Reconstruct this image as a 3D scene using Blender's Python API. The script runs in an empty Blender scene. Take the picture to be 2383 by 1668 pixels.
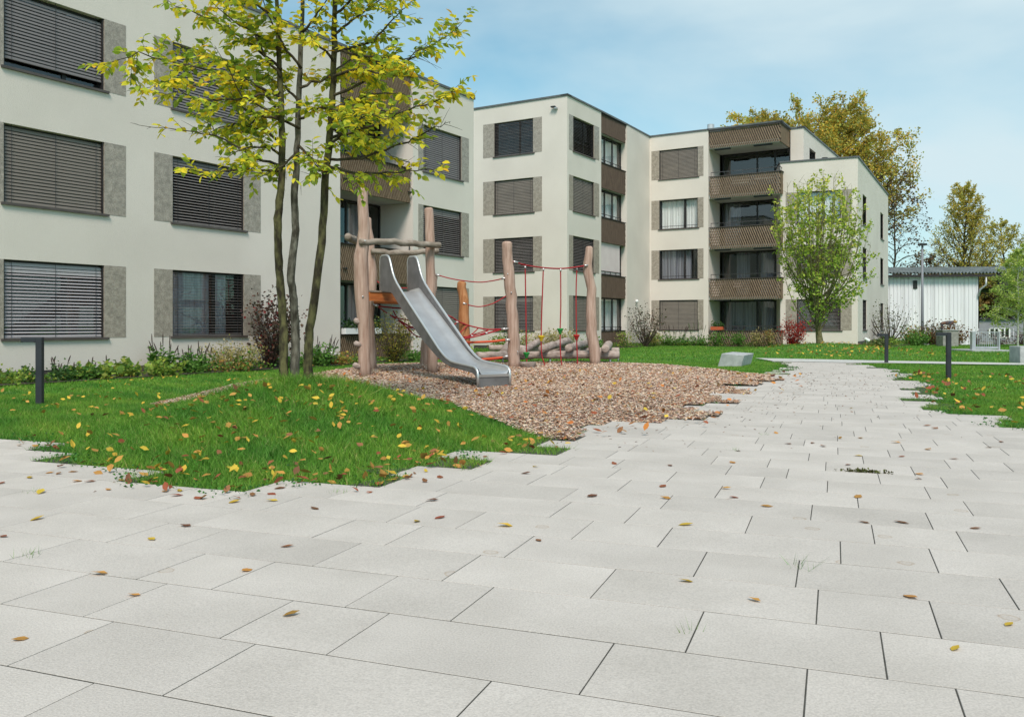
import bpy, bmesh, math, random
import numpy as np
from mathutils import Vector, Euler, Matrix

# ------------------------------------------------------------------ camera, sky, sun, exposure
SC = bpy.context.scene
COL = SC.collection
CAM_H, FPX, CXP, HZP = 1.22, 2002.0, 1191.5, 754.0      # metres; photo pixels (2383 wide)
cam = bpy.data.cameras.new('camera')
camo = bpy.data.objects.new('camera', cam)
COL.objects.link(camo)
camo.location = (0, 0, CAM_H)
camo.rotation_euler = (math.radians(90), 0, 0)
cam.sensor_width = 36.0
cam.lens = 36.0 * FPX / 2383.0
cam.shift_y = -80.0 / 2383.0
cam.clip_start, cam.clip_end = 0.1, 3000.0
SC.camera = camo

SUN_EL, SUN_AZ = math.radians(50), math.radians(178)     # azimuth clockwise from +Y
world = bpy.data.worlds.new('World')
SC.world = world
world.use_nodes = True
wn, wl = world.node_tree.nodes, world.node_tree.links
wn.clear()
sky = wn.new('ShaderNodeTexSky')
sky.sky_type = 'NISHITA'
sky.sun_disc = False
sky.sun_elevation, sky.sun_rotation = SUN_EL, SUN_AZ
sky.altitude, sky.air_density, sky.dust_density, sky.ozone_density = 400, 1.0, 1.2, 1.0
tint = wn.new('ShaderNodeMix'); tint.data_type = 'RGBA'; tint.blend_type = 'MULTIPLY'
tint.inputs[0].default_value = 1.0
tint.inputs[7].default_value = (0.70, 1.19, 1.09, 1)
geo = wn.new('ShaderNodeTexCoord')
mp = wn.new('ShaderNodeMapping'); mp.inputs['Scale'].default_value = (0.8, 0.9, 1.7)
mp.inputs['Rotation'].default_value = (0.0, 0.25, 0.5)
mp.inputs['Location'].default_value = (0.35, 0.0, 0.62)
nz = wn.new('ShaderNodeTexNoise'); nz.inputs['Scale'].default_value = 1.5
nz.inputs['Detail'].default_value = 6; nz.inputs['Roughness'].default_value = 0.52
nz.inputs['Distortion'].default_value = 0.3
rp = wn.new('ShaderNodeValToRGB')
rp.color_ramp.elements[0].position = 0.37; rp.color_ramp.elements[0].color = (0.06, 0.06, 0.06, 1)
rp.color_ramp.elements[1].position = 0.65; rp.color_ramp.elements[1].color = (0.97, 0.97, 0.97, 1)
mix = wn.new('ShaderNodeMix'); mix.data_type = 'RGBA'
mix.inputs[7].default_value = (4.9, 6.0, 6.4, 1)
bg = wn.new('ShaderNodeBackground'); bg.inputs[1].default_value = 0.060
wo = wn.new('ShaderNodeOutputWorld')
wl.new(sky.outputs[0], tint.inputs[6])
wl.new(geo.outputs['Generated'], mp.inputs[0]); wl.new(mp.outputs[0], nz.inputs['Vector'])
wl.new(nz.outputs[0], rp.inputs[0]); wl.new(rp.outputs[0], mix.inputs[0])
wl.new(tint.outputs[2], mix.inputs[6]); wl.new(mix.outputs[2], bg.inputs[0]); wl.new(bg.outputs[0], wo.inputs[0])

sun = bpy.data.lights.new('sun', 'SUN')
sun.energy = 1.5
sun.angle = math.radians(20)
sun.color = (1.0, 0.90, 0.80)
suno = bpy.data.objects.new('sun', sun)
COL.objects.link(suno)
sd = Vector((math.sin(SUN_AZ) * math.cos(SUN_EL), math.cos(SUN_AZ) * math.cos(SUN_EL), math.sin(SUN_EL)))
suno.rotation_euler = sd.to_track_quat('Z', 'Y').to_euler()
suno.location = (0, -10, 30)
SC.view_settings.view_transform = 'Standard'
SC.view_settings.look = 'None'
SC.view_settings.exposure = 1.2
SC.view_settings.gamma = 1.0
SC.view_settings.use_curve_mapping = False
SC.render.engine = 'CYCLES'
SC.cycles.max_bounces = 8
SC.cycles.transparent_max_bounces = 24

rng = np.random.default_rng(7)
rnd = random.Random(11)

# ------------------------------------------------------------------ materials
def mat(name, col=(0.5, 0.5, 0.5), rough=0.7, metal=0.0, spec=0.5):
    m = bpy.data.materials.new(name); m.use_nodes = True
    b = m.node_tree.nodes['Principled BSDF']
    b.inputs['Base Color'].default_value = (*col, 1); b.inputs['Roughness'].default_value = rough
    b.inputs['Metallic'].default_value = metal; b.inputs['Specular IOR Level'].default_value = spec
    return m

def nd(m, t, **kw):
    n = m.node_tree.nodes.new(t)
    for k, v in kw.items(): setattr(n, k, v)
    return n

def lk(m, a, b): m.node_tree.links.new(a, b)

def noise_mat(name, c1, c2, scale=8.0, detail=5, rough=0.75, bump=0.0, bscale=None, stretch=(1, 1, 1), lo=0.35, hi=0.65,
              coord='Object', spec=0.4, metal=0.0, speck=None, randtint=0.0):
    m = mat(name, c1, rough, metal, spec)
    b = m.node_tree.nodes['Principled BSDF']
    tc = nd(m, 'ShaderNodeTexCoord'); mpn = nd(m, 'ShaderNodeMapping'); mpn.inputs['Scale'].default_value = stretch
    src = tc.outputs[coord]
    if coord == 'Object' and randtint:
        oi = nd(m, 'ShaderNodeObjectInfo'); va = nd(m, 'ShaderNodeVectorMath', operation='ADD')
        sc_ = nd(m, 'ShaderNodeVectorMath', operation='SCALE'); cb = nd(m, 'ShaderNodeCombineXYZ')
        for k in range(3): lk(m, oi.outputs['Random'], cb.inputs[k])
        lk(m, cb.outputs[0], sc_.inputs[0]); sc_.inputs['Scale'].default_value = 37.0
        lk(m, src, va.inputs[0]); lk(m, sc_.outputs[0], va.inputs[1]); src = va.outputs[0]
    n = nd(m, 'ShaderNodeTexNoise'); n.inputs['Scale'].default_value = scale; n.inputs['Detail'].default_value = detail
    r = nd(m, 'ShaderNodeValToRGB')
    r.color_ramp.elements[0].position = lo; r.color_ramp.elements[0].color = (*c1, 1)
    r.color_ramp.elements[1].position = hi; r.color_ramp.elements[1].color = (*c2, 1)
    lk(m, src, mpn.inputs[0]); lk(m, mpn.outputs[0], n.inputs['Vector']); lk(m, n.outputs[0], r.inputs[0])
    out = r.outputs[0]
    if speck:
        n2 = nd(m, 'ShaderNodeTexNoise'); n2.inputs['Scale'].default_value = speck[0]; n2.inputs['Detail'].default_value = 3
        r2 = nd(m, 'ShaderNodeValToRGB'); k = speck[1]
        r2.color_ramp.elements[0].position = 0.3; r2.color_ramp.elements[0].color = (k, k, k, 1)
        r2.color_ramp.elements[1].position = 0.62; r2.color_ramp.elements[1].color = (1, 1, 1, 1)
        mx = nd(m, 'ShaderNodeMix', data_type='RGBA', blend_type='MULTIPLY'); mx.inputs[0].default_value = 1
        lk(m, src, n2.inputs['Vector']); lk(m, n2.outputs[0], r2.inputs[0]); lk(m, out, mx.inputs[6]); lk(m, r2.outputs[0], mx.inputs[7])
        out = mx.outputs[2]
    if randtint:
        mr = nd(m, 'ShaderNodeMapRange'); mr.inputs[3].default_value = 1 - randtint; mr.inputs[4].default_value = 1 + randtint
        oi2 = nd(m, 'ShaderNodeObjectInfo'); lk(m, oi2.outputs['Random'], mr.inputs[0])
        mx = nd(m, 'ShaderNodeMix', data_type='RGBA', blend_type='MULTIPLY'); mx.inputs[0].default_value = 1
        lk(m, out, mx.inputs[6]); lk(m, mr.outputs[0], mx.inputs[7]); out = mx.outputs[2]
    lk(m, out, b.inputs['Base Color'])
    if bump:
        n3 = nd(m, 'ShaderNodeTexNoise'); n3.inputs['Scale'].default_value = bscale or scale * 4; n3.inputs['Detail'].default_value = 4
        bp = nd(m, 'ShaderNodeBump'); bp.inputs['Strength'].default_value = bump; bp.inputs['Distance'].default_value = 0.02
        lk(m, mpn.outputs[0], n3.inputs['Vector']); lk(m, n3.outputs[0], bp.inputs['Height']); lk(m, bp.outputs[0], b.inputs['Normal'])
    return m

def attr_mat(name, rough=0.6, trans=0.0, spec=0.3):
    m = mat(name, (0.2, 0.3, 0.1), rough, 0, spec)
    b = m.node_tree.nodes['Principled BSDF']
    a = nd(m, 'ShaderNodeVertexColor'); a.layer_name = 'Col'
    lk(m, a.outputs[0], b.inputs['Base Color'])
    if trans:
        t = nd(m, 'ShaderNodeBsdfTranslucent'); mx = nd(m, 'ShaderNodeMixShader'); mx.inputs[0].default_value = trans
        lk(m, a.outputs[0], t.inputs[0]); lk(m, b.outputs[0], mx.inputs[1]); lk(m, t.outputs[0], mx.inputs[2])
        lk(m, mx.outputs[0], m.node_tree.nodes['Material Output'].inputs[0])
    return m

M = {}
M['plaster'] = noise_mat('plaster', (0.672, 0.604, 0.55), (0.752, 0.679, 0.621), 0.45, 6, 0.9, 0.35, 55, lo=0.3, hi=0.7, spec=0.2, speck=(70, 0.93))
M['plinth'] = noise_mat('plinth', (0.07, 0.062, 0.058), (0.10, 0.09, 0.085), 3, rough=0.9, bump=0.2)
M['coping'] = noise_mat('coping', (0.085, 0.09, 0.095), (0.13, 0.135, 0.14), 2, rough=0.5)
M['frame'] = noise_mat('frame', (0.020, 0.017, 0.018), (0.032, 0.027, 0.028), 4, rough=0.45)
M['sillm'] = noise_mat('sill_metal', (0.075, 0.06, 0.055), (0.10, 0.08, 0.075), 4, rough=0.45)
M['slat_tan'] = noise_mat('slat_tan', (0.175, 0.15, 0.13), (0.205, 0.175, 0.15), 3, rough=0.5, stretch=(0.2, 1, 1))
M['slat_grey'] = noise_mat('slat_grey', (0.17, 0.155, 0.155), (0.20, 0.18, 0.18), 3, rough=0.45, stretch=(0.2, 1, 1))
M['slat_dark'] = noise_mat('slat_dark', (0.16, 0.145, 0.14), (0.2, 0.18, 0.17), 3, rough=0.45, stretch=(0.2, 1, 1))
M['slat_pale'] = noise_mat('slat_pale', (0.36, 0.335, 0.35), (0.42, 0.39, 0.40), 3, rough=0.4, stretch=(0.2, 1, 1))
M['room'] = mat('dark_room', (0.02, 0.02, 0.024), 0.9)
M['soffit'] = noise_mat('soffit', (0.42, 0.41, 0.39), (0.48, 0.47, 0.45), 1.5, rough=0.9)
M['rail'] = mat('rail_metal', (0.10, 0.09, 0.09), 0.4, 0.6)
M['cord'] = mat('blind_cord', (0.03, 0.03, 0.035), 0.8)
M['batten_dark'] = noise_mat('batten_dark', (0.055, 0.036, 0.028), (0.09, 0.06, 0.046), 6, rough=0.8, stretch=(3, 3, 0.4))
M['batten_brown'] = noise_mat('batten_brown', (0.10, 0.066, 0.05), (0.155, 0.105, 0.078), 6, rough=0.8, stretch=(3, 3, 0.4))
M['batten_tan'] = noise_mat('batten_tan', (0.165, 0.115, 0.075), (0.245, 0.175, 0.115), 6, rough=0.8, stretch=(3, 3, 0.4))
M['batten_mid'] = noise_mat('batten_mid', (0.20, 0.14, 0.095), (0.30, 0.215, 0.15), 6, rough=0.8, stretch=(3, 3, 0.4))
M['panel_back'] = mat('panel_back', (0.018, 0.014, 0.012), 0.9)
M['white_cloth'] = noise_mat('white_cloth', (0.55, 0.55, 0.55), (0.65, 0.65, 0.64), 3, rough=0.9)
M['pink_blind'] = noise_mat('pink_blind', (0.62, 0.52, 0.53), (0.67, 0.58, 0.58), 2, rough=0.9)

def mosaic_mat():
    m = mat('mosaic_tiles', (0.3, 0.28, 0.24), 0.3, 0, 0.5)
    b = m.node_tree.nodes['Principled BSDF']
    uv = nd(m, 'ShaderNodeTexCoord')
    br = nd(m, 'ShaderNodeTexBrick', offset=0.0, squash=1.0)
    br.inputs['Scale'].default_value = 1.0; br.inputs['Brick Width'].default_value = 0.028; br.inputs['Row Height'].default_value = 0.028
    br.inputs['Mortar Size'].default_value = 0.0026; br.inputs['Mortar Smooth'].default_value = 0.3; br.inputs['Bias'].default_value = 0.0
    br.inputs['Color1'].default_value = (0.33, 0.275, 0.23, 1); br.inputs['Color2'].default_value = (0.45, 0.385, 0.33, 1)
    br.inputs['Mortar'].default_value = (0.17, 0.155, 0.13, 1)
    lk(m, uv.outputs['UV'], br.inputs['Vector'])
    n = nd(m, 'ShaderNodeTexNoise'); n.inputs['Scale'].default_value = 7; lk(m, uv.outputs['UV'], n.inputs['Vector'])
    mr = nd(m, 'ShaderNodeMapRange'); mr.inputs[1].default_value = 0.3; mr.inputs[2].default_value = 0.7
    mr.inputs[3].default_value = 0.8; mr.inputs[4].default_value = 1.2
    lk(m, n.outputs[0], mr.inputs[0])
    mx = nd(m, 'ShaderNodeMix', data_type='RGBA', blend_type='MULTIPLY'); mx.inputs[0].default_value = 1
    lk(m, br.outputs[0], mx.inputs[6]); lk(m, mr.outputs[0], mx.inputs[7]); lk(m, mx.outputs[2], b.inputs['Base Color'])
    wn_ = nd(m, 'ShaderNodeTexWhiteNoise', noise_dimensions='2D')
    sn = nd(m, 'ShaderNodeVectorMath', operation='SNAP'); sn.inputs[1].default_value = (0.028, 0.028, 1)
    lk(m, uv.outputs['UV'], sn.inputs[0]); lk(m, sn.outputs[0], wn_.inputs['Vector'])
    sb = nd(m, 'ShaderNodeVectorMath', operation='SUBTRACT'); sb.inputs[1].default_value = (0.5, 0.5, 0.5)
    sl = nd(m, 'ShaderNodeVectorMath', operation='SCALE'); sl.inputs['Scale'].default_value = 0.10
    ge = nd(m, 'ShaderNodeNewGeometry'); ad = nd(m, 'ShaderNodeVectorMath', operation='ADD'); no = nd(m, 'ShaderNodeVectorMath', operation='NORMALIZE')
    lk(m, wn_.outputs['Color'], sb.inputs[0]); lk(m, sb.outputs[0], sl.inputs[0]); lk(m, sl.outputs[0], ad.inputs[0])
    lk(m, ge.outputs['Normal'], ad.inputs[1]); lk(m, ad.outputs[0], no.inputs[0]); lk(m, no.outputs[0], b.inputs['Normal'])
    return m
M['mosaic'] = mosaic_mat()

def glass_mat():
    m = bpy.data.materials.new('window_glass'); m.use_nodes = True
    m.node_tree.nodes.remove(m.node_tree.nodes['Principled BSDF'])
    t = nd(m, 'ShaderNodeBsdfTransparent'); t.inputs[0].default_value = (0.985, 0.99, 0.99, 1)
    g = nd(m, 'ShaderNodeBsdfGlossy'); g.inputs['Roughness'].default_value = 0.02
    fr = nd(m, 'ShaderNodeFresnel'); fr.inputs[0].default_value = 2.0
    mx = nd(m, 'ShaderNodeMixShader')
    ge = nd(m, 'ShaderNodeNewGeometry'); iv = nd(m, 'ShaderNodeMath', operation='SUBTRACT'); iv.inputs[0].default_value = 1.0
    ml = nd(m, 'ShaderNodeMath', operation='MULTIPLY'); lk(m, ge.outputs['Backfacing'], iv.inputs[1]); lk(m, iv.outputs[0], ml.inputs[0]); lk(m, fr.outputs[0], ml.inputs[1])
    lk(m, ml.outputs[0], mx.inputs[0]); lk(m, t.outputs[0], mx.inputs[1]); lk(m, g.outputs[0], mx.inputs[2])
    lk(m, mx.outputs[0], m.node_tree.nodes['Material Output'].inputs[0])
    return m
M['glass'] = glass_mat()

def curtain_mat(name, c1, c2):
    m = mat(name, c1, 0.95, 0, 0.1)
    b = m.node_tree.nodes['Principled BSDF']
    tc = nd(m, 'ShaderNodeTexCoord'); w = nd(m, 'ShaderNodeTexNoise'); w.inputs['Scale'].default_value = 5
    mpn = nd(m, 'ShaderNodeMapping'); mpn.inputs['Scale'].default_value = (3, 3, 0.05)
    r = nd(m, 'ShaderNodeValToRGB'); r.color_ramp.elements[0].color = (*c1, 1); r.color_ramp.elements[1].color = (*c2, 1)
    r.color_ramp.elements[0].position = 0.35; r.color_ramp.elements[1].position = 0.65
    lk(m, tc.outputs['Object'], mpn.inputs[0]); lk(m, mpn.outputs[0], w.inputs['Vector']); lk(m, w.outputs[0], r.inputs[0]); lk(m, r.outputs[0], b.inputs['Base Color'])
    return m
M['curtain'] = curtain_mat('curtain', (0.62, 0.62, 0.62), (0.86, 0.86, 0.85))
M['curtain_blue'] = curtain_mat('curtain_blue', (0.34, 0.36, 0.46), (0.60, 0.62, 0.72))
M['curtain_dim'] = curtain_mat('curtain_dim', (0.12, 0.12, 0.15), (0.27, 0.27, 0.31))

M['post'] = noise_mat('post_wood', (0.33, 0.205, 0.155), (0.53, 0.375, 0.305), 2.6, 7, 0.8, 0.5, 14, stretch=(7, 7, 0.7), lo=0.3, hi=0.68, spec=0.25)
M['post_orange'] = noise_mat('post_orange', (0.33, 0.12, 0.04), (0.50, 0.24, 0.11), 2.6, 7, 0.75, 0.4, 14, stretch=(7, 7, 0.7), spec=0.3)
M['beam_orange'] = noise_mat('beam_orange', (0.40, 0.11, 0.03), (0.55, 0.18, 0.05), 3, 5, 0.6, 0.2, 12, stretch=(1, 1, 6))
M['bar'] = noise_mat('bar_wood', (0.21, 0.165, 0.13), (0.36, 0.30, 0.25), 2.4, 7, 0.8, 0.4, 12, stretch=(2, 2, 5), spec=0.25)
M['log'] = noise_mat('log_wood', (0.25, 0.185, 0.16), (0.50, 0.405, 0.36), 2.2, 8, 0.85, 0.5, 10, stretch=(2.5, 2.5, 6), lo=0.32, hi=0.66, spec=0.2)
M['steel'] = noise_mat('brushed_steel', (0.50, 0.49, 0.495), (0.58, 0.57, 0.575), 3, 6, 0.34, 0.02, 60, metal=0.6)
M['steel_bright'] = mat('polished_steel', (0.68, 0.68, 0.68), 0.38, 0.7)
M['steel_dull'] = noise_mat('dull_steel', (0.17, 0.16, 0.16), (0.24, 0.225, 0.225), 4, 6, 0.45, 0.02, 50, metal=0.35)
M['galv'] = noise_mat('galvanised_metal', (0.42, 0.43, 0.45), (0.52, 0.53, 0.55), 5, rough=0.5, metal=0.6)
M['rope'] = noise_mat('red_rope', (0.30, 0.012, 0.02), (0.42, 0.03, 0.035), 60, rough=0.7)
M['rope_orange'] = noise_mat('orange_rope', (0.55, 0.06, 0.02), (0.65, 0.10, 0.03), 30, rough=0.55)
M['ferrule'] = mat('ferrule', (0.65, 0.62, 0.62), 0.35, 0.7)
M['green_p'] = mat('green_plastic', (0.02, 0.28, 0.05), 0.4)
M['yellow_p'] = mat('yellow_plastic', (0.72, 0.48, 0.02), 0.4)
M['red_p'] = mat('red_plastic', (0.48, 0.02, 0.02), 0.4)
M['lamp'] = noise_mat('anthracite_metal', (0.022, 0.023, 0.03), (0.034, 0.035, 0.043), 3, rough=0.5)
M['concrete'] = noise_mat('concrete_block', (0.38, 0.385, 0.39), (0.50, 0.50, 0.50), 6, 6, 0.85, 0.2, 60, speck=(90, 0.85))
M['concrete_dark'] = noise_mat('concrete_dark', (0.22, 0.215, 0.20), (0.32, 0.31, 0.29), 5, 6, 0.9, 0.3, 30)
M['slab'] = noise_mat('paving_concrete', (0.50, 0.454, 0.413), (0.60, 0.546, 0.502), 1.6, 6, 0.88, 0.25, 130, lo=0.3, hi=0.7, spec=0.25, speck=(120, 0.80), randtint=0.055)
def ring_stains(m):
    b = m.node_tree.nodes['Principled BSDF']; src = b.inputs['Base Color'].links[0].from_socket
    tc = nd(m, 'ShaderNodeTexCoord'); oi = nd(m, 'ShaderNodeObjectInfo'); cb = nd(m, 'ShaderNodeCombineXYZ'); va = nd(m, 'ShaderNodeVectorMath', operation='MULTIPLY_ADD')
    for k in range(2): lk(m, oi.outputs['Random'], cb.inputs[k])
    va.inputs[1].default_value = (53, 91, 0); lk(m, cb.outputs[0], va.inputs[0]); lk(m, tc.outputs['Object'], va.inputs[2])
    vo = nd(m, 'ShaderNodeTexVoronoi', voronoi_dimensions='2D'); vo.inputs['Scale'].default_value = 2.1; lk(m, va.outputs[0], vo.inputs['Vector'])
    nz_ = nd(m, 'ShaderNodeTexNoise'); nz_.inputs['Scale'].default_value = 14; lk(m, va.outputs[0], nz_.inputs['Vector'])
    a = nd(m, 'ShaderNodeMath', operation='MULTIPLY_ADD'); a.inputs[1].default_value = 0.10; lk(m, nz_.outputs[0], a.inputs[0]); lk(m, vo.outputs['Distance'], a.inputs[2])
    r = nd(m, 'ShaderNodeValToRGB'); e = r.color_ramp.elements; e[0].position = 0.105; e[0].color = (0.22, 0.22, 0.22, 1); e[1].position = 0.125; e[1].color = (1, 1, 1, 1)
    e2 = r.color_ramp.elements.new(0.140); e2.color = (0, 0, 0, 1); lk(m, a.outputs[0], r.inputs[0])
    sx = nd(m, 'ShaderNodeSeparateColor'); lk(m, vo.outputs['Color'], sx.inputs[0]); gt = nd(m, 'ShaderNodeMath', operation='GREATER_THAN'); gt.inputs[1].default_value = 0.83; lk(m, sx.outputs[0], gt.inputs[0])
    mu = nd(m, 'ShaderNodeMath', operation='MULTIPLY'); lk(m, gt.outputs[0], mu.inputs[0]); lk(m, r.outputs[0], mu.inputs[1])
    m2 = nd(m, 'ShaderNodeMath', operation='MULTIPLY'); m2.inputs[1].default_value = 0.55; lk(m, mu.outputs[0], m2.inputs[0])
    mx = nd(m, 'ShaderNodeMix', data_type='RGBA', blend_type='MULTIPLY'); mx.inputs[7].default_value = (0.62, 0.46, 0.30, 1)
    lk(m, m2.outputs[0], mx.inputs[0]); lk(m, src, mx.inputs[6]); lk(m, mx.outputs[2], b.inputs['Base Color'])
ring_stains(M['slab'])
M['bed_sand'] = noise_mat('joint_sand', (0.045, 0.042, 0.036), (0.075, 0.07, 0.06), 9, rough=0.95)
M['soil'] = noise_mat('bed_soil', (0.045, 0.036, 0.028), (0.13, 0.11, 0.09), 16, 7, 0.95, 0.6, 60)
M['gravel_path'] = noise_mat('path_gravel', (0.46, 0.45, 0.42), (0.56, 0.55, 0.52), 5, 6, 0.9, 0.3, 80)
M['chipbase'] = noise_mat('chip_base', (0.05, 0.03, 0.022), (0.20, 0.13, 0.09), 22, 8, 0.95, 0.9, 40)
M['grassbase'] = noise_mat('lawn_ground', (0.06, 0.16, 0.018), (0.085, 0.215, 0.025), 0.7, 9, 0.95, 0.6, 40)
M['grass'] = attr_mat('grass_blades', 0.6, 0.25, 0.25)
M['leaf'] = attr_mat('leaf', 0.55, 0.45, 0.3)
M['litter'] = attr_mat('dry_leaf', 0.7, 0.15, 0.25)
M['chips'] = attr_mat('wood_chip', 0.85, 0, 0.2)
M['bark'] = noise_mat('bark', (0.045, 0.036, 0.022), (0.105, 0.088, 0.058), 7, 8, 0.9, 0.9, 22, stretch=(1.4, 1.4, 0.55), lo=0.35, hi=0.68, spec=0.15)
M['bark_moss'] = noise_mat('bark_moss', (0.035, 0.029, 0.019), (0.12, 0.112, 0.05), 10, 9, 0.95, 0.9, 22, stretch=(1.4, 1.4, 0.6), lo=0.38, hi=0.62, spec=0.15)
M['bark_pale'] = noise_mat('bark_pale', (0.045, 0.04, 0.03), (0.19, 0.18, 0.145), 13, 8, 0.9, 0.7, 25, stretch=(1.3, 1.3, 0.5), spec=0.15)
M['bark_olive'] = noise_mat('bark_olive', (0.095, 0.085, 0.042), (0.20, 0.18, 0.09), 8, 8, 0.9, 0.6, 25, spec=0.15)
M['bark_white'] = noise_mat('birch_bark', (0.30, 0.30, 0.24), (0.6, 0.6, 0.52), 6, 6, 0.8, stretch=(1, 1, 2.5))
M['stem_green'] = mat('green_stem', (0.06, 0.10, 0.03), 0.8)
M['stem_dark'] = mat('dark_stem', (0.055, 0.035, 0.03), 0.85)
M['shed_white'] = noise_mat('white_sheet', (0.70, 0.69, 0.73), (0.78, 0.77, 0.80), 0.8, rough=0.55, stretch=(1, 1, 0.3))
M['shed_roof'] = noise_mat('fibre_cement', (0.16, 0.185, 0.19), (0.28, 0.31, 0.31), 1.6, 8, 0.85)
M['shed_dark'] = mat('shed_timber', (0.03, 0.027, 0.03), 0.9)
M['grey_board'] = noise_mat('grey_board', (0.24, 0.24, 0.275), (0.28, 0.28, 0.315), 2, rough=0.7)
M['white_paint'] = mat('white_paint', (0.75, 0.75, 0.75), 0.5)
M['terracotta'] = mat('terracotta_plastic', (0.50, 0.10, 0.04), 0.6)
M['chimney'] = noise_mat('chimney_metal', (0.42, 0.45, 0.48), (0.55, 0.57, 0.6), 3, rough=0.45, metal=0.3)
M['mast'] = mat('mast_grey', (0.20, 0.21, 0.24), 0.6)
M['black'] = mat('black_metal', (0.015, 0.015, 0.015), 0.5)
M['tar'] = noise_mat('roof_gravel', (0.2, 0.2, 0.19), (0.3, 0.3, 0.28), 8, rough=0.95)

# ------------------------------------------------------------------ builders
WL = {}                                     # world position of every parent object

def tag(o, label=None, cat=None, group=None, kind=None):
    if label: o['label'] = label
    if cat: o['category'] = cat
    if group: o['group'] = group
    if kind: o['kind'] = kind
    return o

def empty(name, loc, label=None, cat=None, group=None, kind=None):
    o = bpy.data.objects.new(name, None); COL.objects.link(o); o.location = loc
    o.empty_display_size = 0.2
    WL[o.name] = Vector(loc)
    return tag(o, label, cat, group, kind)

def wloc(o): return WL.get(o.name, Vector((0, 0, 0)))

class MB:
    def __init__(s): s.v = []; s.f = []; s.m = []; s.uv = []
    def add(s, vs, fs, mi=0, uvs=None):
        n = len(s.v); s.v.extend([tuple(p) for p in vs])
        for k, f in enumerate(fs):
            s.f.append(tuple(i + n for i in f)); s.m.append(mi)
            s.uv.append(uvs[k] if uvs else None)
    def quad(s, a, b, c, d, mi=0, uv=None): s.add([a, b, c, d], [(0, 1, 2, 3)], mi, [uv] if uv else None)
    def hexa(s, p, mi=0):                    # 8 corners: bottom 0-3 ccw, top 4-7
        s.add(p, [(3, 2, 1, 0), (4, 5, 6, 7), (0, 1, 5, 4), (1, 2, 6, 5), (2, 3, 7, 6), (3, 0, 4, 7)], mi)
    def box(s, x0, x1, y0, y1, z0, z1, mi=0):
        s.hexa([(x0, y0, z0), (x1, y0, z0), (x1, y1, z0), (x0, y1, z0), (x0, y0, z1), (x1, y0, z1), (x1, y1, z1), (x0, y1, z1)], mi)
    def sbox(s, g, s0, s1, o0, o1, z0, z1, mi=0):   # box in a wall segment's frame (o = outwards)
        if s1 < s0: s0, s1 = s1, s0
        s.hexa([g.P(s0, o1, z0), g.P(s1, o1, z0), g.P(s1, o0, z0), g.P(s0, o0, z0),
                g.P(s0, o1, z1), g.P(s1, o1, z1), g.P(s1, o0, z1), g.P(s0, o0, z1)], mi)
    def tube(s, path, radii, n=8, mi=0, cap=True, dome=0.0):
        P = [Vector(p) for p in path]; K = len(P)
        if not hasattr(radii, '__len__'): radii = [radii] * K
        rings = []
        up = Vector((0, 0, 1)); prev = None
        for i in range(K):
            t = (P[min(i + 1, K - 1)] - P[max(i - 1, 0)])
            if t.length < 1e-9: t = Vector((0, 0, 1))
            t.normalize()
            if prev is None:
                a = t.cross(up)
                if a.length < 0.05: a = t.cross(Vector((1, 0, 0)))
                a.normalize()
            else:
                a = prev - t * prev.dot(t); a.normalize()
            prev = a; b = t.cross(a)
            rings.append([P[i] + (a * math.cos(2 * math.pi * k / n) + b * math.sin(2 * math.pi * k / n)) * radii[i] for k in range(n)])
        vs = [v for r in rings for v in r]
        fs = []
        for i in range(K - 1):
            for k in range(n):
                fs.append((i * n + k, i * n + (k + 1) % n, (i + 1) * n + (k + 1) % n, (i + 1) * n + k))
        if cap:
            fs.append(tuple(reversed(range(n)))); fs.append(tuple((K - 1) * n + k for k in range(n)))
        s.add(vs, fs, mi)
    def obj(s, name, mats, parent=None, smooth=False, sub=False, auto=None):
        L = wloc(parent) if parent else Vector((0, 0, 0))
        me = bpy.data.meshes.new(name)
        me.from_pydata([(p[0] - L.x, p[1] - L.y, p[2] - L.z) for p in s.v], [], s.f)
        for m in (mats if isinstance(mats, (list, tuple)) else [mats]): me.materials.append(m)
        me.polygons.foreach_set('material_index', s.m)
        if any(u is not None for u in s.uv):
            ul = me.uv_layers.new(name='UVMap')
            for p, u in zip(me.polygons, s.uv):
                if u:
                    for k, li in enumerate(p.loop_indices): ul.data[li].uv = u[k]
        if smooth: me.polygons.foreach_set('use_smooth', [True] * len(me.polygons))
        me.update()
        if auto: me.set_sharp_from_angle(angle=math.radians(auto))
        o = bpy.data.objects.new(name, me); COL.objects.link(o)
        if parent:
            o.parent = parent; WL[o.name] = L
        return o

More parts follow.
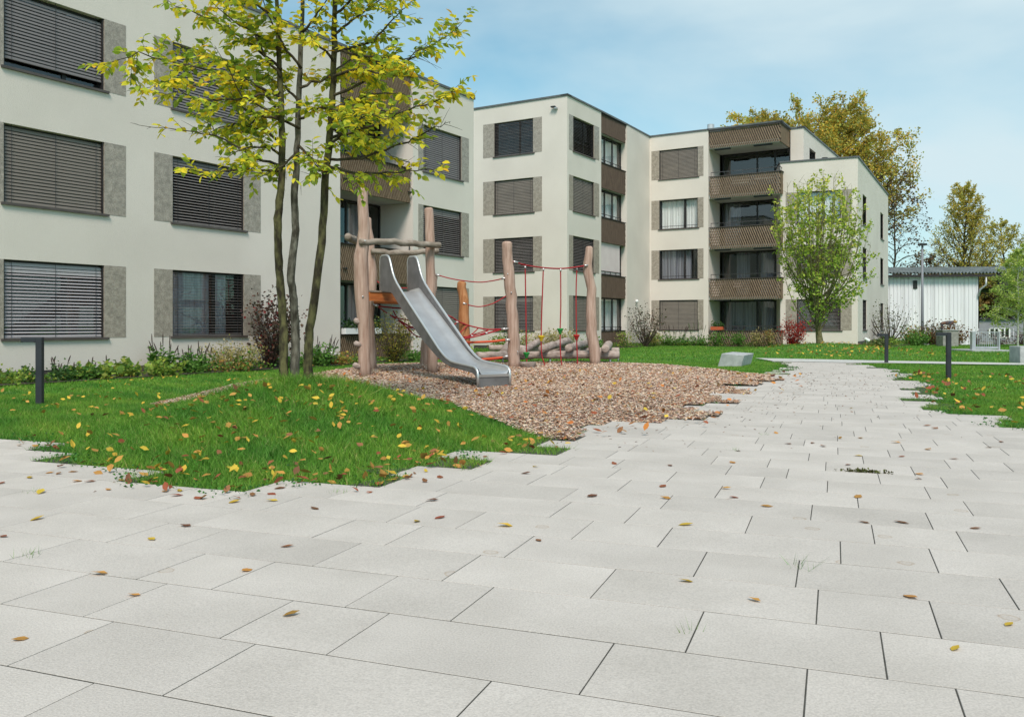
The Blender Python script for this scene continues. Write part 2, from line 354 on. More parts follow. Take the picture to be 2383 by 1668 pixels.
def np_mesh(name, V, F, mats, C=None, smooth=False, parent=None, matidx=None):
    """V (N,3) float, F (M,k) int, C (N,3) vertex colour"""
    L = wloc(parent) if parent else Vector((0, 0, 0))
    V = np.asarray(V, dtype=np.float64) - np.array(L)
    me = bpy.data.meshes.new(name)
    n, k = F.shape
    me.vertices.add(len(V)); me.vertices.foreach_set('co', V.astype(np.float32).ravel())
    me.loops.add(n * k); me.loops.foreach_set('vertex_index', F.astype(np.int32).ravel())
    me.polygons.add(n); me.polygons.foreach_set('loop_start', np.arange(0, n * k, k, dtype=np.int32))
    me.polygons.foreach_set('loop_total', np.full(n, k, dtype=np.int32))
    if matidx is not None: me.polygons.foreach_set('material_index', np.asarray(matidx, dtype=np.int32))
    for m in (mats if isinstance(mats, (list, tuple)) else [mats]): me.materials.append(m)
    if C is not None:
        ca = me.color_attributes.new('Col', 'FLOAT_COLOR', 'POINT')
        ca.data.foreach_set('color', np.hstack([C, np.ones((len(C), 1))]).astype(np.float32).ravel())
    me.update(calc_edges=True)
    if smooth: me.polygons.foreach_set('use_smooth', np.ones(n, dtype=bool))
    o = bpy.data.objects.new(name, me); COL.objects.link(o)
    if parent:
        o.parent = parent; WL[o.name] = L
    return o

LEAF4 = (np.array([(0, 0, 0), (-0.36, 0.48, 0.10), (0, 1, 0), (0.36, 0.48, 0.10)]), np.array([(0, 1, 2), (0, 2, 3)]))
LEAF6 = (np.array([(0, 0, 0), (0.27, 0.3, 0.07), (0.25, 0.62, 0.06), (0, 1, -0.05), (-0.25, 0.62, 0.06), (-0.27, 0.3, 0.07)]),
         np.array([(0, 1, 2, 3), (0, 3, 4, 5)]))
CURL = (np.array([(0, 0, 0.0), (0.26, 0.28, 0.12), (0.25, 0.62, 0.10), (0, 1, 0.16), (-0.25, 0.62, 0.16), (-0.27, 0.3, 0.06)]),
        np.array([(0, 1, 2, 3), (0, 3, 4, 5)]))

def basis(d, roll):
    """rows of d: leaf axis (y); roll random about it -> (N,3,3) columns x,y,z"""
    d = d / np.linalg.norm(d, axis=1, keepdims=True)
    ref = np.tile(np.array([[0.0, 0, 1]]), (len(d), 1)); ref[np.abs(d[:, 2]) > 0.95] = (1, 0, 0)
    x = np.cross(d, ref); x /= np.linalg.norm(x, axis=1, keepdims=True)
    z = np.cross(x, d)
    c, s = np.cos(roll)[:, None], np.sin(roll)[:, None]
    x2 = x * c + z * s; z2 = -x * s + z * c
    return np.stack([x2, d, z2], axis=2)

def scatter(tpl, P, D, roll, size, C):
    T, F = tpl
    B = basis(D, roll)
    V = np.einsum('nij,kj->nki', B, T) * size[:, None, None] + P[:, None, :]
    k = len(T); N = len(P)
    FF = (F[None, :, :] + (np.arange(N) * k)[:, None, None]).reshape(-1, F.shape[1])
    return V.reshape(-1, 3), FF, np.repeat(C, k, axis=0)

def pick(cols, n, jit=0.12, w=None, r=rng):
    c = np.array(cols); i = r.choice(len(c), n, p=None if w is None else np.array(w) / np.sum(w))
    return np.clip(c[i] * (1 + jit * r.standard_normal((n, 1))) * (1 + 0.04 * r.standard_normal((n, 3))), 0.004, 1)

def at(px, py, Y):                            # point at depth Y seen at a photo pixel (2383 wide)
    return Vector(((px - CXP) * Y / FPX, Y, CAM_H - (py - HZP) * Y / FPX))

def gp(px, py, z=0.0):                        # point of the ground seen at a photo pixel
    Y = (CAM_H - z) * FPX / (py - HZP)
    return ((px - CXP) * Y / FPX, Y)

# ------------------------------------------------------------------ ground plan
AX = math.radians(20.55)
UA, VA = np.array([math.sin(AX), math.cos(AX)]), np.array([math.cos(AX), -math.sin(AX)])
PAVE_PX = [(118, 1036), (195, 1088), (335, 1103), (310, 1130), (557, 1147), (640, 1126), (800, 1130), (903, 1107), (840, 1092), (980, 1087),
           (1022, 1069), (1000, 1066), (1203, 1048), (1224, 1036), (1250, 1020), (1304, 1012), (1405, 1010), (1478, 983), (1550, 979), (1583, 975),
           (1639, 961), (1663, 947), (1677, 933), (1698, 916), (1722, 900), (1778, 888), (1812, 872), (1841, 857), (1809, 843), (1790, 836.5),
           (2001, 838.5), (1990, 848), (2053, 855), (2105, 868), (2085, 876), (2106, 884), (2158, 891), (2154, 912), (2189, 918), (2165, 932),
           (2234, 944), (2200, 961), (2318, 974), (2290, 989), (2383, 1003)]
PAVE = [gp(*p) for p in PAVE_PX]
PAVE = [(-12, 9.2), (-6.2, 9.6)] + PAVE + [(8.5, 8.6), (8.5, -4), (-12, -4)]
M1 = lambda x, y: 0.47 * np.exp(-((x + 2.75) / 1.62) ** 2 - ((y - 11.5) / np.where(y < 11.5, 2.5, 1.25)) ** 2)
CHIP_PX = [(1255, 1018), (1151, 987), (1064, 962), (1018, 937), (924, 922), (850, 900), (785, 885)]
CHIP = [gp(*p) for p in CHIP_PX] + [(-2.9, 13.6), (-4.4, 12.6)] + \
       [gp(*p) for p in [(366, 951), (348, 947), (474, 913), (543, 897), (651, 880), (800, 861), (865, 850), (990, 846), (1170, 844), (1300, 843), (1429, 844.5),
                         (1501, 848), (1583, 853), (1670, 861), (1729, 869), (1790, 873)]] + \
       [gp(1905, 877), gp(1820, 930), gp(1640, 1000), gp(1400, 1030), gp(1300, 1030)]
PV, CH = np.array(PAVE), np.array(CHIP)

def inside(P, poly):
    x, y = P[:, 0], P[:, 1]; r = np.zeros(len(P), bool); n = len(poly)
    for i in range(n):
        x0, y0 = poly[i]; x1, y1 = poly[(i + 1) % n]
        if y0 == y1: continue
        c = ((y0 > y) != (y1 > y)) & (x < (x1 - x0) * (y - y0) / (y1 - y0) + x0)
        r ^= c
    return r

def dist(P, poly):
    d = np.full(len(P), 1e9); n = len(poly)
    for i in range(n):
        a, b = poly[i], poly[(i + 1) % n]; ab = b - a; L = (ab ** 2).sum()
        t = np.clip(((P - a) @ ab) / max(L, 1e-9), 0, 1)
        d = np.minimum(d, np.hypot(*(P - a - t[:, None] * ab).T))
    return d

def ss(x, a, b):
    t = np.clip((x - a) / (b - a), 0, 1); return t * t * (3 - 2 * t)

def height(P):
    x, y = P[:, 0], P[:, 1]
    m2 = 0.36 * np.exp(-(((x - 14.2) / 2.6) ** 2) ** 1.3 - ((y - 38.6) / 3.6) ** 2)
    h = M1(x, y) + m2
    far = -0.30 * ss(y, 48, 62) * ss(x, 18, 26) - 0.75 * ss(y, 62, 100)
    fade = np.where(inside(P, PV), 0, ss(dist(P, PV), 0.0, 1.3))
    bump = 0.012 * np.sin(x * 1.7 + 0.4) * np.sin(y * 1.3)
    return (h + bump) * fade + far

def h1(x, y): return float(height(np.array([[x, y]]))[0])

def grid_axis(segs):
    out = []
    for a, b, st in segs: out += list(np.arange(a, b, st))
    return np.array(out + [segs[-1][1]])
gx = grid_axis([(-500, -60, 55), (-60, -16, 4), (-16, 22, 0.3), (22, 60, 2), (60, 500, 55)])
gy = grid_axis([(-400, -30, 50), (-30, 4, 3), (4, 20, 0.25), (20, 46, 0.4), (46, 110, 3), (110, 600, 60)])
GX, GY = np.meshgrid(gx, gy)
GP = np.stack([GX.ravel(), GY.ravel()], 1)
GZ = height(GP) - 0.03 - 0.05 * inside(GP, PV)
nx, ny = len(gx), len(gy)
ii = (np.arange(ny - 1)[:, None] * nx + np.arange(nx - 1)[None, :]).ravel()
GF = np.stack([ii, ii + 1, ii + nx + 1, ii + nx], 1)
tag(np_mesh('ground', np.column_stack([GP, GZ]), GF, M['grassbase'], smooth=True), kind='structure')

# ---- pavement: rows of slabs, each slab a piece of its own
PITCH, U0 = 0.4895, 2.245
KNOWN = {0: [-2.77, -2.07, -1.10], 1: [-2.94, -2.24, -1.76, -0.79, -0.09], 2: [-4.01, -3.13, -2.69, -1.98, -1.48, -0.52, 0.17],
         3: [-4.68, -3.82, -3.38, -2.47, -1.75, -1.02, -0.07, 0.39], 4: [-4.14, -3.66, -2.80, -2.33, -1.62, -0.64, -0.17, 0.74],
         5: [-2.12, -1.40, -0.91, 0.03, 0.48], 6: [-1.69, -1.21, -0.49, 0.21, 0.67], 7: [-1.08, -0.14, 0.55], 8: [-0.79, 0.15, 0.83],
         9: [-0.52, -0.05, 0.63], 10: [-0.83, -0.36, 0.33, 0.79], 11: [-0.54, -0.07, 0.61, 1.07], 12: [-0.22, 0.24, 0.92],
         13: [-0.67, 0.03, 0.48, 1.16], 14: [-0.29, 0.63, 1.52], -1: [-2.36, -1.42, -0.72]}
LENS = [0.47, 0.70, 0.94]
slabs, SLAB_ROWS = [], {}
for r in range(-9, 62):
    u = U0 + r * PITCH
    js = list(KNOWN.get(r, [rnd.uniform(-0.4, 0.4)]))
    while js[-1] < 16: js.append(js[-1] + rnd.choice(LENS))
    while js[0] > -16: js.insert(0, js[0] - rnd.choice(LENS))
    a = np.array(js)
    cen = np.stack([(a[:-1] + a[1:]) / 2, np.full(len(a) - 1, u + PITCH / 2)], 1)
    W_ = cen[:, 1:2] * UA + cen[:, 0:1] * VA
    ok = inside(W_, PV)
    keep = []
    for k in range(len(a) - 1):
        if ok[k]:
            slabs.append((u, a[k], a[k + 1], W_[k])); keep.append((a[k], a[k + 1]))
    SLAB_ROWS[r] = keep

def on_slab(P, grow=0.0):
    u, v = P @ UA, P @ VA
    row = np.floor((u - U0) / PITCH).astype(int); res = np.zeros(len(P), bool)
    for r in np.unique(row):
        m = row == r; vv = v[m]; q = np.zeros(m.sum(), bool)
        for a, b in SLAB_ROWS.get(int(r), []): q |= (vv > a - grow) & (vv < b + grow)
        res[m] = q
    return res

paving = bpy.data.objects.new('paving', None); COL.objects.link(paving)
tag(paving, kind='structure'); WL[paving.name] = Vector((0, 0, 0))
def slab_mesh(L):
    g, gr_, t, c = 0.0029, 0.0042, 0.07, 0.0012
    w = PITCH
    x0, x1, y0, y1 = -L / 2 + g, L / 2 - g, -w / 2 + gr_, w / 2 - gr_
    mb = MB()
    lo = [(x0, y0, -t), (x1, y0, -t), (x1, y1, -t), (x0, y1, -t)]
    md = [(x0, y0, -c), (x1, y0, -c), (x1, y1, -c), (x0, y1, -c)]
    tp = [(x0 + c, y0 + c, 0), (x1 - c, y0 + c, 0), (x1 - c, y1 - c, 0), (x0 + c, y1 - c, 0)]
    fs = [(8, 9, 10, 11)]
    for k in range(4):
        j = (k + 1) % 4; fs += [(k, j, 4 + j, 4 + k), (4 + k, 4 + j, 8 + j, 8 + k)]
    return lo + md + tp, fs
SM = {}
slabs.sort(key=lambda s: (abs(s[3][0]) > 0.66 * max(s[3][1], 0.1) + 0.5, np.hypot(*s[3])))
rest = MB()
for i, (u, a, b, w) in enumerate(slabs):
    L = b - a; key = round(L, 2)
    dz = rnd.uniform(-0.0003, 0.0012); rx, ry = rnd.gauss(0, 0.0008), rnd.gauss(0, 0.0008)
    rot = Euler((rx, ry, -AX + rnd.gauss(0, 0.0012)))
    if i < 299:
        if key not in SM:
            vs, fs = slab_mesh(L); me = bpy.data.meshes.new('paving_slab'); me.from_pydata(vs, [], fs); me.materials.append(M['slab']); SM[key] = me
        o = bpy.data.objects.new('paving_slab', SM[key]); COL.objects.link(o); o.parent = paving
        o.location = (w[0], w[1], dz); o.rotation_euler = rot
    else:
        vs, fs = slab_mesh(L); R = rot.to_matrix()
        rest.add([R @ Vector(v) + Vector((w[0], w[1], dz)) for v in vs], fs)
o = rest.obj('paving_slab', M['slab'], paving); o['kind'] = 'stuff'
base = MB()
base.add([(p[0], p[1], -0.0022) for p in PAVE], [tuple(range(len(PAVE)))])
tag(base.obj('sand_bed', M['bed_sand']), kind='structure')

# ---- gravel path behind the paving
pth = MB()
pa = [gp(1757, 833.5), gp(1985, 838.2), gp(2130, 841), gp(2383, 845.5), (19, 26.0)]
pb = [gp(1800, 841), gp(1990, 844.5), gp(2130, 846.0), gp(2383, 849.8), (19, 24.9)]
for k in range(len(pa) - 1):
    pth.quad((*pb[k], 0.012), (*pb[k + 1], 0.012), (*pa[k + 1], 0.012), (*pa[k], 0.012))
tag(pth.obj('garden_path', M['gravel_path']), kind='structure')
PATHP = np.array(pb + pa[::-1])

# ---- play area: bed of wood chips
cx_ = np.arange(-7, 14, 0.16); cy_ = np.arange(7, 31, 0.16)
CX, CY = np.meshgrid(cx_, cy_); CPt = np.stack([CX.ravel(), CY.ravel()], 1)
cz = height(CPt) + 0.012 + 0.035 * np.sin(CPt[:, 0] * 1.1) * np.sin(CPt[:, 1] * 0.9 + 1)  * ss(dist(CPt, CH), 0.1, 1.2) * inside(CPt, CH)
cin = (inside(CPt, CH) & ~on_slab(CPt, 0.0))
nx2 = len(cx_); ii = (np.arange(len(cy_) - 1)[:, None] * nx2 + np.arange(nx2 - 1)[None, :]).ravel()
CF = np.stack([ii, ii + 1, ii + nx2 + 1, ii + nx2], 1); CF = CF[cin[CF].all(1)]
tag(np_mesh('play_area_ground', np.column_stack([CPt, cz]), CF, M['chipbase'], smooth=True), kind='structure')

def in_view(P, m=0.66): return np.abs(P[:, 0]) < m * P[:, 1] + 0.3
def sample(n, x0, x1, y0, y1): return np.column_stack([rng.uniform(x0, x1, n), rng.uniform(y0, y1, n)])

CHIPT = (np.array([(-0.5, -0.14, 0), (0.5, -0.10, 0), (0.46, 0.14, 0.02), (-0.44, 0.12, 0.02), (-0.5, -0.14, 0.12), (0.5, -0.10, 0.10), (0.46, 0.14, 0.15), (-0.44, 0.12, 0.12)]),
         np.array([(4, 5, 6, 7), (0, 1, 5, 4), (1, 2, 6, 5), (2, 3, 7, 6), (3, 0, 4, 7)]))
P = sample(430000, -6.5, 11.5, 7.5, 29)
dens = np.clip((15.0 / P[:, 1]) ** 1.5, 0.12, 1.0)
P = P[(rng.random(len(P)) < dens)]
P = P[in_view(P) & inside(P, CH) & ~on_slab(P, 0.0)]
P2 = sample(9000, 0, 12, 8, 28)                       # strays kicked onto the paving
d2 = dist(P2, CH)
P2 = P2[(rng.random(len(P2)) < np.exp(-d2 / 0.55) * 0.45) & on_slab(P2) & in_view(P2)]
P3 = sample(900, 1.5, 9, 11, 22); P3 = P3[on_slab(P3)][:240]
PC = np.vstack([P, P2, P3])
zc = np.where(on_slab(PC), 0.004, height(PC) + 0.012 + 0.035 * np.sin(PC[:, 0] * 1.1) * np.sin(PC[:, 1] * 0.9 + 1) * ss(dist(PC, CH), 0.1, 1.2) * inside(PC, CH) + rng.uniform(0.0, 0.022, len(PC)))
az = rng.uniform(0, 2 * math.pi, len(PC)); tl = rng.normal(0, 0.22, len(PC))
D = np.column_stack([np.cos(az), np.sin(az), tl])
T2 = CHIPT[0][:, [1, 0, 2]].copy()
cc = pick([(0.50, 0.33, 0.225), (0.64, 0.475, 0.355), (0.30, 0.165, 0.105), (0.74, 0.61, 0.51), (0.12, 0.07, 0.05), (0.46, 0.17, 0.06), (0.36, 0.26, 0.22)], len(PC), 0.16,
          [3, 3, 2.4, 2.2, 2.2, 1.0, 1.5])
far_s = np.clip(PC[:, 1] / 14.0, 1.0, 1.7); far_s[len(P):] *= 0.62; cc[len(P):] *= 0.55
V, F, C = scatter((T2, CHIPT[1]), np.column_stack([PC, zc]), D, rng.normal(0, 0.35, len(PC)), rng.uniform(0.022, 0.053, len(PC)) * far_s, cc)
tag(np_mesh('wood_chips', V, F, M['chips'], C), kind='stuff')

# ---- beds along the buildings, filled further down
class Seg:
    def __init__(s, A, B):
        s.A, s.B = np.array(A, float), np.array(B, float); d = s.B - s.A; s.L = float(np.hypot(*d)); s.d = d / s.L; s.n = np.array([s.d[1], -s.d[0]])
        s.ang = math.atan2(s.d[1], s.d[0])
    def P(s, t, o, z):
        q = s.A + s.d * t + s.n * o; return (q[0], q[1], z)

a1 = math.radians(31.1)
E1 = np.array([math.sin(a1), math.cos(a1)]); E2 = np.array([math.cos(a1), -math.sin(a1)])
B1O = np.array([-8.67, 21.8])
b1p = lambda t, o=0.0: B1O + E1 * t + E2 * o
MO = np.array([2.64, 41.14])
mp_ = lambda x, y: MO + E2 * x + E1 * y                 # frame of the stepped middle building
C4 = np.array([18.25, 45.4])
D4F = np.array([math.sin(math.radians(114)), math.cos(math.radians(114))])
D4S = np.array([math.sin(math.radians(29.05)), math.cos(math.radians(29.05))])

BEDS = []
def bed(pts, z=0.006):
    mb = MB(); mb.add([(p[0], p[1], z) for p in pts], [tuple(range(len(pts)))])
    tag(mb.obj('flower_bed', M['soil']), kind='structure'); BEDS.append(np.array(pts))
bed([b1p(-9), b1p(-9, 1.25), b1p(6.5, 1.05), b1p(14.0, 1.0), b1p(14.0)])
bed([mp_(-4.0, -1.0), mp_(0.9, -1.0), mp_(1.0, 9.6), mp_(8.2, 9.6), mp_(8.2, 10.7), mp_(-0.1, 10.7), mp_(0, 0), mp_(-4.0, 0)])
bed([C4 + D4S * 1.5 + D4F * 0.0, C4 + D4S * 1.5 + D4F * 1.6, C4 + D4S * 12 + D4F * 2.6, C4 + D4S * 15.5 + D4F * 4.5, C4 + D4S * 15.5])
def in_beds(P):
    r = np.zeros(len(P), bool)
    for b in BEDS: r |= inside(P, b)
    return r
HOUSES = [np.array([b1p(-9), b1p(13.88), b1p(13.88, -12), b1p(-9, -12)]), np.array([mp_(-6, 0), mp_(0, 0), mp_(0, 10.7), mp_(9, 10.7), mp_(9, 30), mp_(-6, 30)]),
          np.array([C4 - D4F * 3.9, C4, C4 + D4S * 15.5, C4 + D4S * 15.5 - D4F * 9])]
def in_house(P):
    r = np.zeros(len(P), bool)
    for b in HOUSES: r |= inside(P, b)
    return r

# ------------------------------------------------------------------ buildings
def wall(mb, g, z0, z1, ops=(), depth=0.20, mi=0, room=True, s0=0.0, s1=None):
    s1 = g.L if s1 is None else s1
    S = sorted(set([s0, s1] + [v for o in ops for v in o[:2]])); Z = sorted(set([z0, z1] + [v for o in ops for v in o[2:4]]))
    for i in range(len(S) - 1):
        for j in range(len(Z) - 1):
            sm, zm = (S[i] + S[i + 1]) / 2, (Z[j] + Z[j + 1]) / 2
            if any(o[0] < sm < o[1] and o[2] < zm < o[3] for o in ops): continue
            mb.quad(g.P(S[i], 0, Z[j]), g.P(S[i + 1], 0, Z[j]), g.P(S[i + 1], 0, Z[j + 1]), g.P(S[i], 0, Z[j + 1]), mi)
    for o in ops:
        a, b, c, d = o[:4]
        def tun(o0, o1, m):
            mb.quad(g.P(a, o0, c), g.P(a, o0, d), g.P(a, o1, d), g.P(a, o1, c), m)
            mb.quad(g.P(b, o0, d), g.P(b, o0, c), g.P(b, o1, c), g.P(b, o1, d), m)
            mb.quad(g.P(a, o0, d), g.P(b, o0, d), g.P(b, o1, d), g.P(a, o1, d), m)
            mb.quad(g.P(b, o0, c), g.P(a, o0, c), g.P(a, o1, c), g.P(b, o1, c), m)
        tun(0, -depth - 0.06, mi)
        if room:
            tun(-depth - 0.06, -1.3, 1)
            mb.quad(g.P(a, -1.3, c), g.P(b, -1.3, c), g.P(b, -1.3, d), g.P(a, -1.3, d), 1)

SLATM = {}
def slat_geo(L, w=0.078):
    h = w / 2
    return [(0, -h, 0), (0, -h * 0.35, 0.007), (0, h * 0.35, 0.007), (0, h, 0), (L, -h, 0), (L, -h * 0.35, 0.007), (L, h * 0.35, 0.007), (L, h, 0)], \
           [(0, 4, 5, 1), (1, 5, 6, 2), (2, 6, 7, 3)]

def bm_weld(mb):
    """share equal corners so that a panel is one piece"""
    idx, nv, mp = {}, [], []
    for p in mb.v:
        k = (round(p[0], 4), round(p[1], 4), round(p[2], 4))
        if k not in idx: idx[k] = len(nv); nv.append(p)
        mp.append(idx[k])
    mb.v = nv; mb.f = [tuple(mp[i] for i in f) for f in mb.f]
    return mb

def panel_uv(mb, g, s0, s1, o, z0, z1):
    mb.quad(g.P(s0, o, z0), g.P(s1, o, z0), g.P(s1, o, z1), g.P(s0, o, z1), 0, [(s0, z0), (s1, z0), (s1, z1), (s0, z1)])

def window(root, g, s0, s1, z0, z1, style, panels=(0.54, 0.52), single=False, slatm='slat_tan', drop=0.0, mull=0.62, curtain=None, rail=False, label=None, sl=True):
    """style: closed / tilt / open / bare"""
    d = 0.19
    fr = MB(); w = 0.05
    fr.sbox(g, s0, s1, -d - 0.04, -d + 0.02, z1 - w, z1); fr.sbox(g, s0, s1, -d - 0.04, -d + 0.02, z0, z0 + w)
    fr.sbox(g, s0, s0 + w, -d - 0.04, -d + 0.02, z0 + w, z1 - w); fr.sbox(g, s1 - w, s1, -d - 0.04, -d + 0.02, z0 + w, z1 - w)
    if mull:
        m_ = s0 + (s1 - s0) * mull; fr.sbox(g, m_ - 0.045, m_ + 0.045, -d - 0.037, -d + 0.017, z0 + w, z1 - w)
    # side guides and the box of the blind
    fr.sbox(g, s0, s0 + 0.035, -d + 0.021, -0.03, z0 + 0.012, z1 - 0.002); fr.sbox(g, s1 - 0.035, s1, -d + 0.021, -0.03, z0 + 0.012, z1 - 0.002)
    win = fr.obj('window', M['frame'], root)
    if label: win['label'] = label
    pn = MB(); pn.sbox(g, s0 + w, s1 - w, -d - 0.02, -d - 0.012, z0 + w, z1 - w); pn.obj('pane', M['glass'], win)
    si = MB(); si.sbox(g, s0 - 0.06, s1 + 0.10, -0.03, 0.055, z0 - 0.045, z0 + 0.008); si.sbox(g, s0, s1, -d + 0.021, -0.0301, z0, z0 + 0.008)
    si.obj('window_sill', M['sillm'], win)
    if curtain:
        cu = MB(); nseg = 40
        for a, b in curtain[1]:
            A, B = s0 + (s1 - s0) * a, s0 + (s1 - s0) * b
            n = max(6, int((B - A) * 26))
            vs = []
            for k in range(n + 1):
                t = A + (B - A) * k / n; o_ = -d - 0.16 + 0.028 * math.sin(k * 1.5) + 0.012 * math.sin(k * 0.7 + 1)
                vs += [g.P(t, o_, z0 + 0.03), g.P(t, o_, z1 - 0.03)]
            cu.add(vs, [(2 * k, 2 * k + 2, 2 * k + 3, 2 * k + 1) for k in range(n)])
        cu.obj('curtain', M[curtain[0]], win, smooth=True)
    if panels:
        tp = MB()
        if panels[0]:
            panel_uv(tp, g, s0 - panels[0], s0, 0.006, z0, z1); tp.quad(g.P(s0 - panels[0], 0, z0), g.P(s0 - panels[0], 0.006, z0), g.P(s0 - panels[0], 0.006, z1), g.P(s0 - panels[0], 0, z1))
        tp.add([g.P(s0, 0.006, z0), g.P(s0 + 0.004, -d + 0.02, z0), g.P(s0 + 0.004, -d + 0.02, z1), g.P(s0, 0.006, z1)], [(0, 1, 2, 3)], 0, [[(0, z0), (0.2, z0), (0.2, z1), (0, z1)]])
        bm_weld(tp).obj('tile_panel', M['mosaic'], win)
        tp = MB()
        tp.add([g.P(s1 - 0.004, -d + 0.02, z0), g.P(s1, 0.006, z0), g.P(s1, 0.006, z1), g.P(s1 - 0.004, -d + 0.02, z1)], [(0, 1, 2, 3)], 0, [[(0, z0), (0.2, z0), (0.2, z1), (0, z1)]])
        if panels[1]:
            panel_uv(tp, g, s1, s1 + panels[1], 0.006, z0, z1); tp.quad(g.P(s1 + panels[1], 0.006, z0), g.P(s1 + panels[1], 0, z0), g.P(s1 + panels[1], 0, z1), g.P(s1 + panels[1], 0.006, z1))
        bm_weld(tp).obj('tile_panel', M['mosaic'], win)
    if rail:
        rl = MB()
        for zz in ((z0 + 0.14, z0 + 0.2) if rail == 2 else (z0 + 0.17,)):
            rl.sbox(g, s0 + 0.03, s1 - 0.03, -d + 0.03, -d + 0.05, zz, zz + 0.025)
        rl.obj('guard_rail', M['frame'], win)
    if style == 'bare': return win
    ang = {'closed': math.radians(66), 'tilt': math.radians(33), 'open': math.radians(2), 'dark': math.radians(17), 'half': math.radians(30)}[style]
    pitch = 0.0735; zb = z0 + 0.03 + drop; n = int((z1 - 0.03 - zb) / pitch)
    L = round(s1 - s0 - 0.08, 3); o_ = -0.085
    key = (L, slatm)
    if sl and key not in SLATM:
        vs, fs = slat_geo(L); me = bpy.data.meshes.new('slat'); me.from_pydata(vs, [], fs); me.materials.append(M[slatm])
        me.polygons.foreach_set('use_smooth', [True] * 3); SLATM[key] = me
    jm = MB()
    for k in range(n):
        p = Vector(g.P(s0 + 0.04, o_, zb + 0.04 + k * pitch))
        a_ = ang + rnd.gauss(0, 0.035)
        if style == 'tilt' and k > n - 4: a_ = math.radians(70)
        eu = Euler((a_, rnd.gauss(0, 0.0007), g.ang))
        if sl:
            o = bpy.data.objects.new('slat', SLATM[key]); COL.objects.link(o); o.parent = win
            o.location = p - wloc(win); o.rotation_euler = eu
        else:
            R = eu.to_matrix(); vs, fs = slat_geo(L); jm.add([R @ Vector(v) + p for v in vs], fs)
    if not sl:
        b = jm.obj('blind', M[slatm], win, smooth=True); b['kind'] = 'stuff'
    ex = MB()
    ex.sbox(g, s0 + 0.04, s1 - 0.04, o_ - 0.03, o_ + 0.03, zb - 0.012, zb + 0.012)
    ex.obj('bottom_rail', M[slatm], win)
    cd = MB()
    for q in (0.08, 0.5, 0.92):
        t = s0 + (s1 - s0) * q; cd.sbox(g, t - 0.004, t + 0.004, o_ + 0.041, o_ + 0.045, zb, z1 - 0.002)
    cd.obj('blind_cord', M['cord'], win)
    return win

def battens(root, name, g, s0, s1, z0, z1, o, pitch, w, lean, m, th=0.03, single=True, cap=None):
    """diagonal battens clipped to the panel; each one a piece, or joined"""
    H = z1 - z0; dx = lean * H; jm = MB(); s = s0 - max(dx, 0) + pitch * 0.3; k = 0
    out = []
    while s < s1 - min(dx, 0):
        # batten goes from (s+dx at bottom) to (s at top) when lean > 0
        def sx(z): return s + (z1 - z) / H * dx
        za, zb = z0, z1
        if dx != 0:
            for lim in (s0 + w / 2, s1 - w / 2):
                zc_ = z1 - (lim - s) / dx * H
                if z0 < zc_ < z1:
                    mid_in = s0 + w / 2 <= sx((zc_ + z1) / 2) <= s1 - w / 2
                    if mid_in: za = max(za, zc_)
                    else: zb = min(zb, zc_)
        if zb - za > 0.06 and s0 <= sx((za + zb) / 2) <= s1:
            p = []
            hw = w / 2
            for z in (za, zb):
                c = sx(z); p += [g.P(c - hw, o + th, z), g.P(c + hw, o + th, z), g.P(c + hw, o, z), g.P(c - hw, o, z)]
            if single:
                b = MB(); b.hexa(p); out.append(b.obj('batten', m, root))
            else: jm.hexa(p)
        s += pitch; k += 1
    if not single:
        b = jm.obj(name, m, root); b['kind'] = 'stuff'
    return out

def loggia_glass(root, g, s0, s1, z0, z1, mulls, cur=('curtain_dim', [(0.05, 0.95)])):
    fr = MB(); w = 0.06
    fr.sbox(g, s0, s1, -0.05, 0.02, z1 - w, z1); fr.sbox(g, s0, s1, -0.05, 0.02, z0, z0 + w)
    fr.sbox(g, s0, s0 + w, -0.05, 0.02, z0 + w, z1 - w); fr.sbox(g, s1 - w, s1, -0.05, 0.02, z0 + w, z1 - w)
    for q in mulls:
        t = s0 + (s1 - s0) * q; fr.sbox(g, t - 0.05, t + 0.05, -0.047, 0.017, z0 + w, z1 - w)
    win = fr.obj('glazed_door', M['frame'], root)
    pn = MB(); pn.sbox(g, s0 + w, s1 - w, -0.02, -0.012, z0 + w, z1 - w); pn.obj('pane', M['glass'], win)
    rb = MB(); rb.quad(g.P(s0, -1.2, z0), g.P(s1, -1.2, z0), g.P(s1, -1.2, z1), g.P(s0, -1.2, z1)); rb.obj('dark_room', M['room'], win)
    if cur:
        cu = MB()
        for a, b in cur[1]:
            A, B = s0 + (s1 - s0) * a, s0 + (s1 - s0) * b; n = max(6, int((B - A) * 22)); vs = []
            for k in range(n + 1):
                t = A + (B - A) * k / n; o_ = -0.22 + 0.03 * math.sin(k * 1.5) + 0.012 * math.sin(k * 0.7 + 1)
                vs += [g.P(t, o_, z0 + 0.06), g.P(t, o_, z1 - 0.06)]
            cu.add(vs, [(2 * k, 2 * k + 2, 2 * k + 3, 2 * k + 1) for k in range(n)])
        cu.obj('curtain', M[cur[0]], win, smooth=True)
    return win

ZW = [(0.90, 2.60), (3.80, 5.50), (6.70, 8.40), (9.60, 11.30)]
def roof_cap(root, pts, z):
    """coping round a closed outline + flat roof"""
    n = len(pts); mb = MB()
    for i in range(n):
        g = Seg(pts[i], pts[(i + 1) % n])
        mb.sbox(g, -0.05, g.L + 0.05, -0.34, 0.05, z + 0.0015 * (i % 3), z + 0.085 + 0.002 * (i % 3))
    mb.obj('roof_edge', M['coping'], root)
    rf = MB(); rf.add([(p[0], p[1], z - 0.12) for p in pts], [tuple(range(n))]); rf.obj('roof', M['tar'], root)

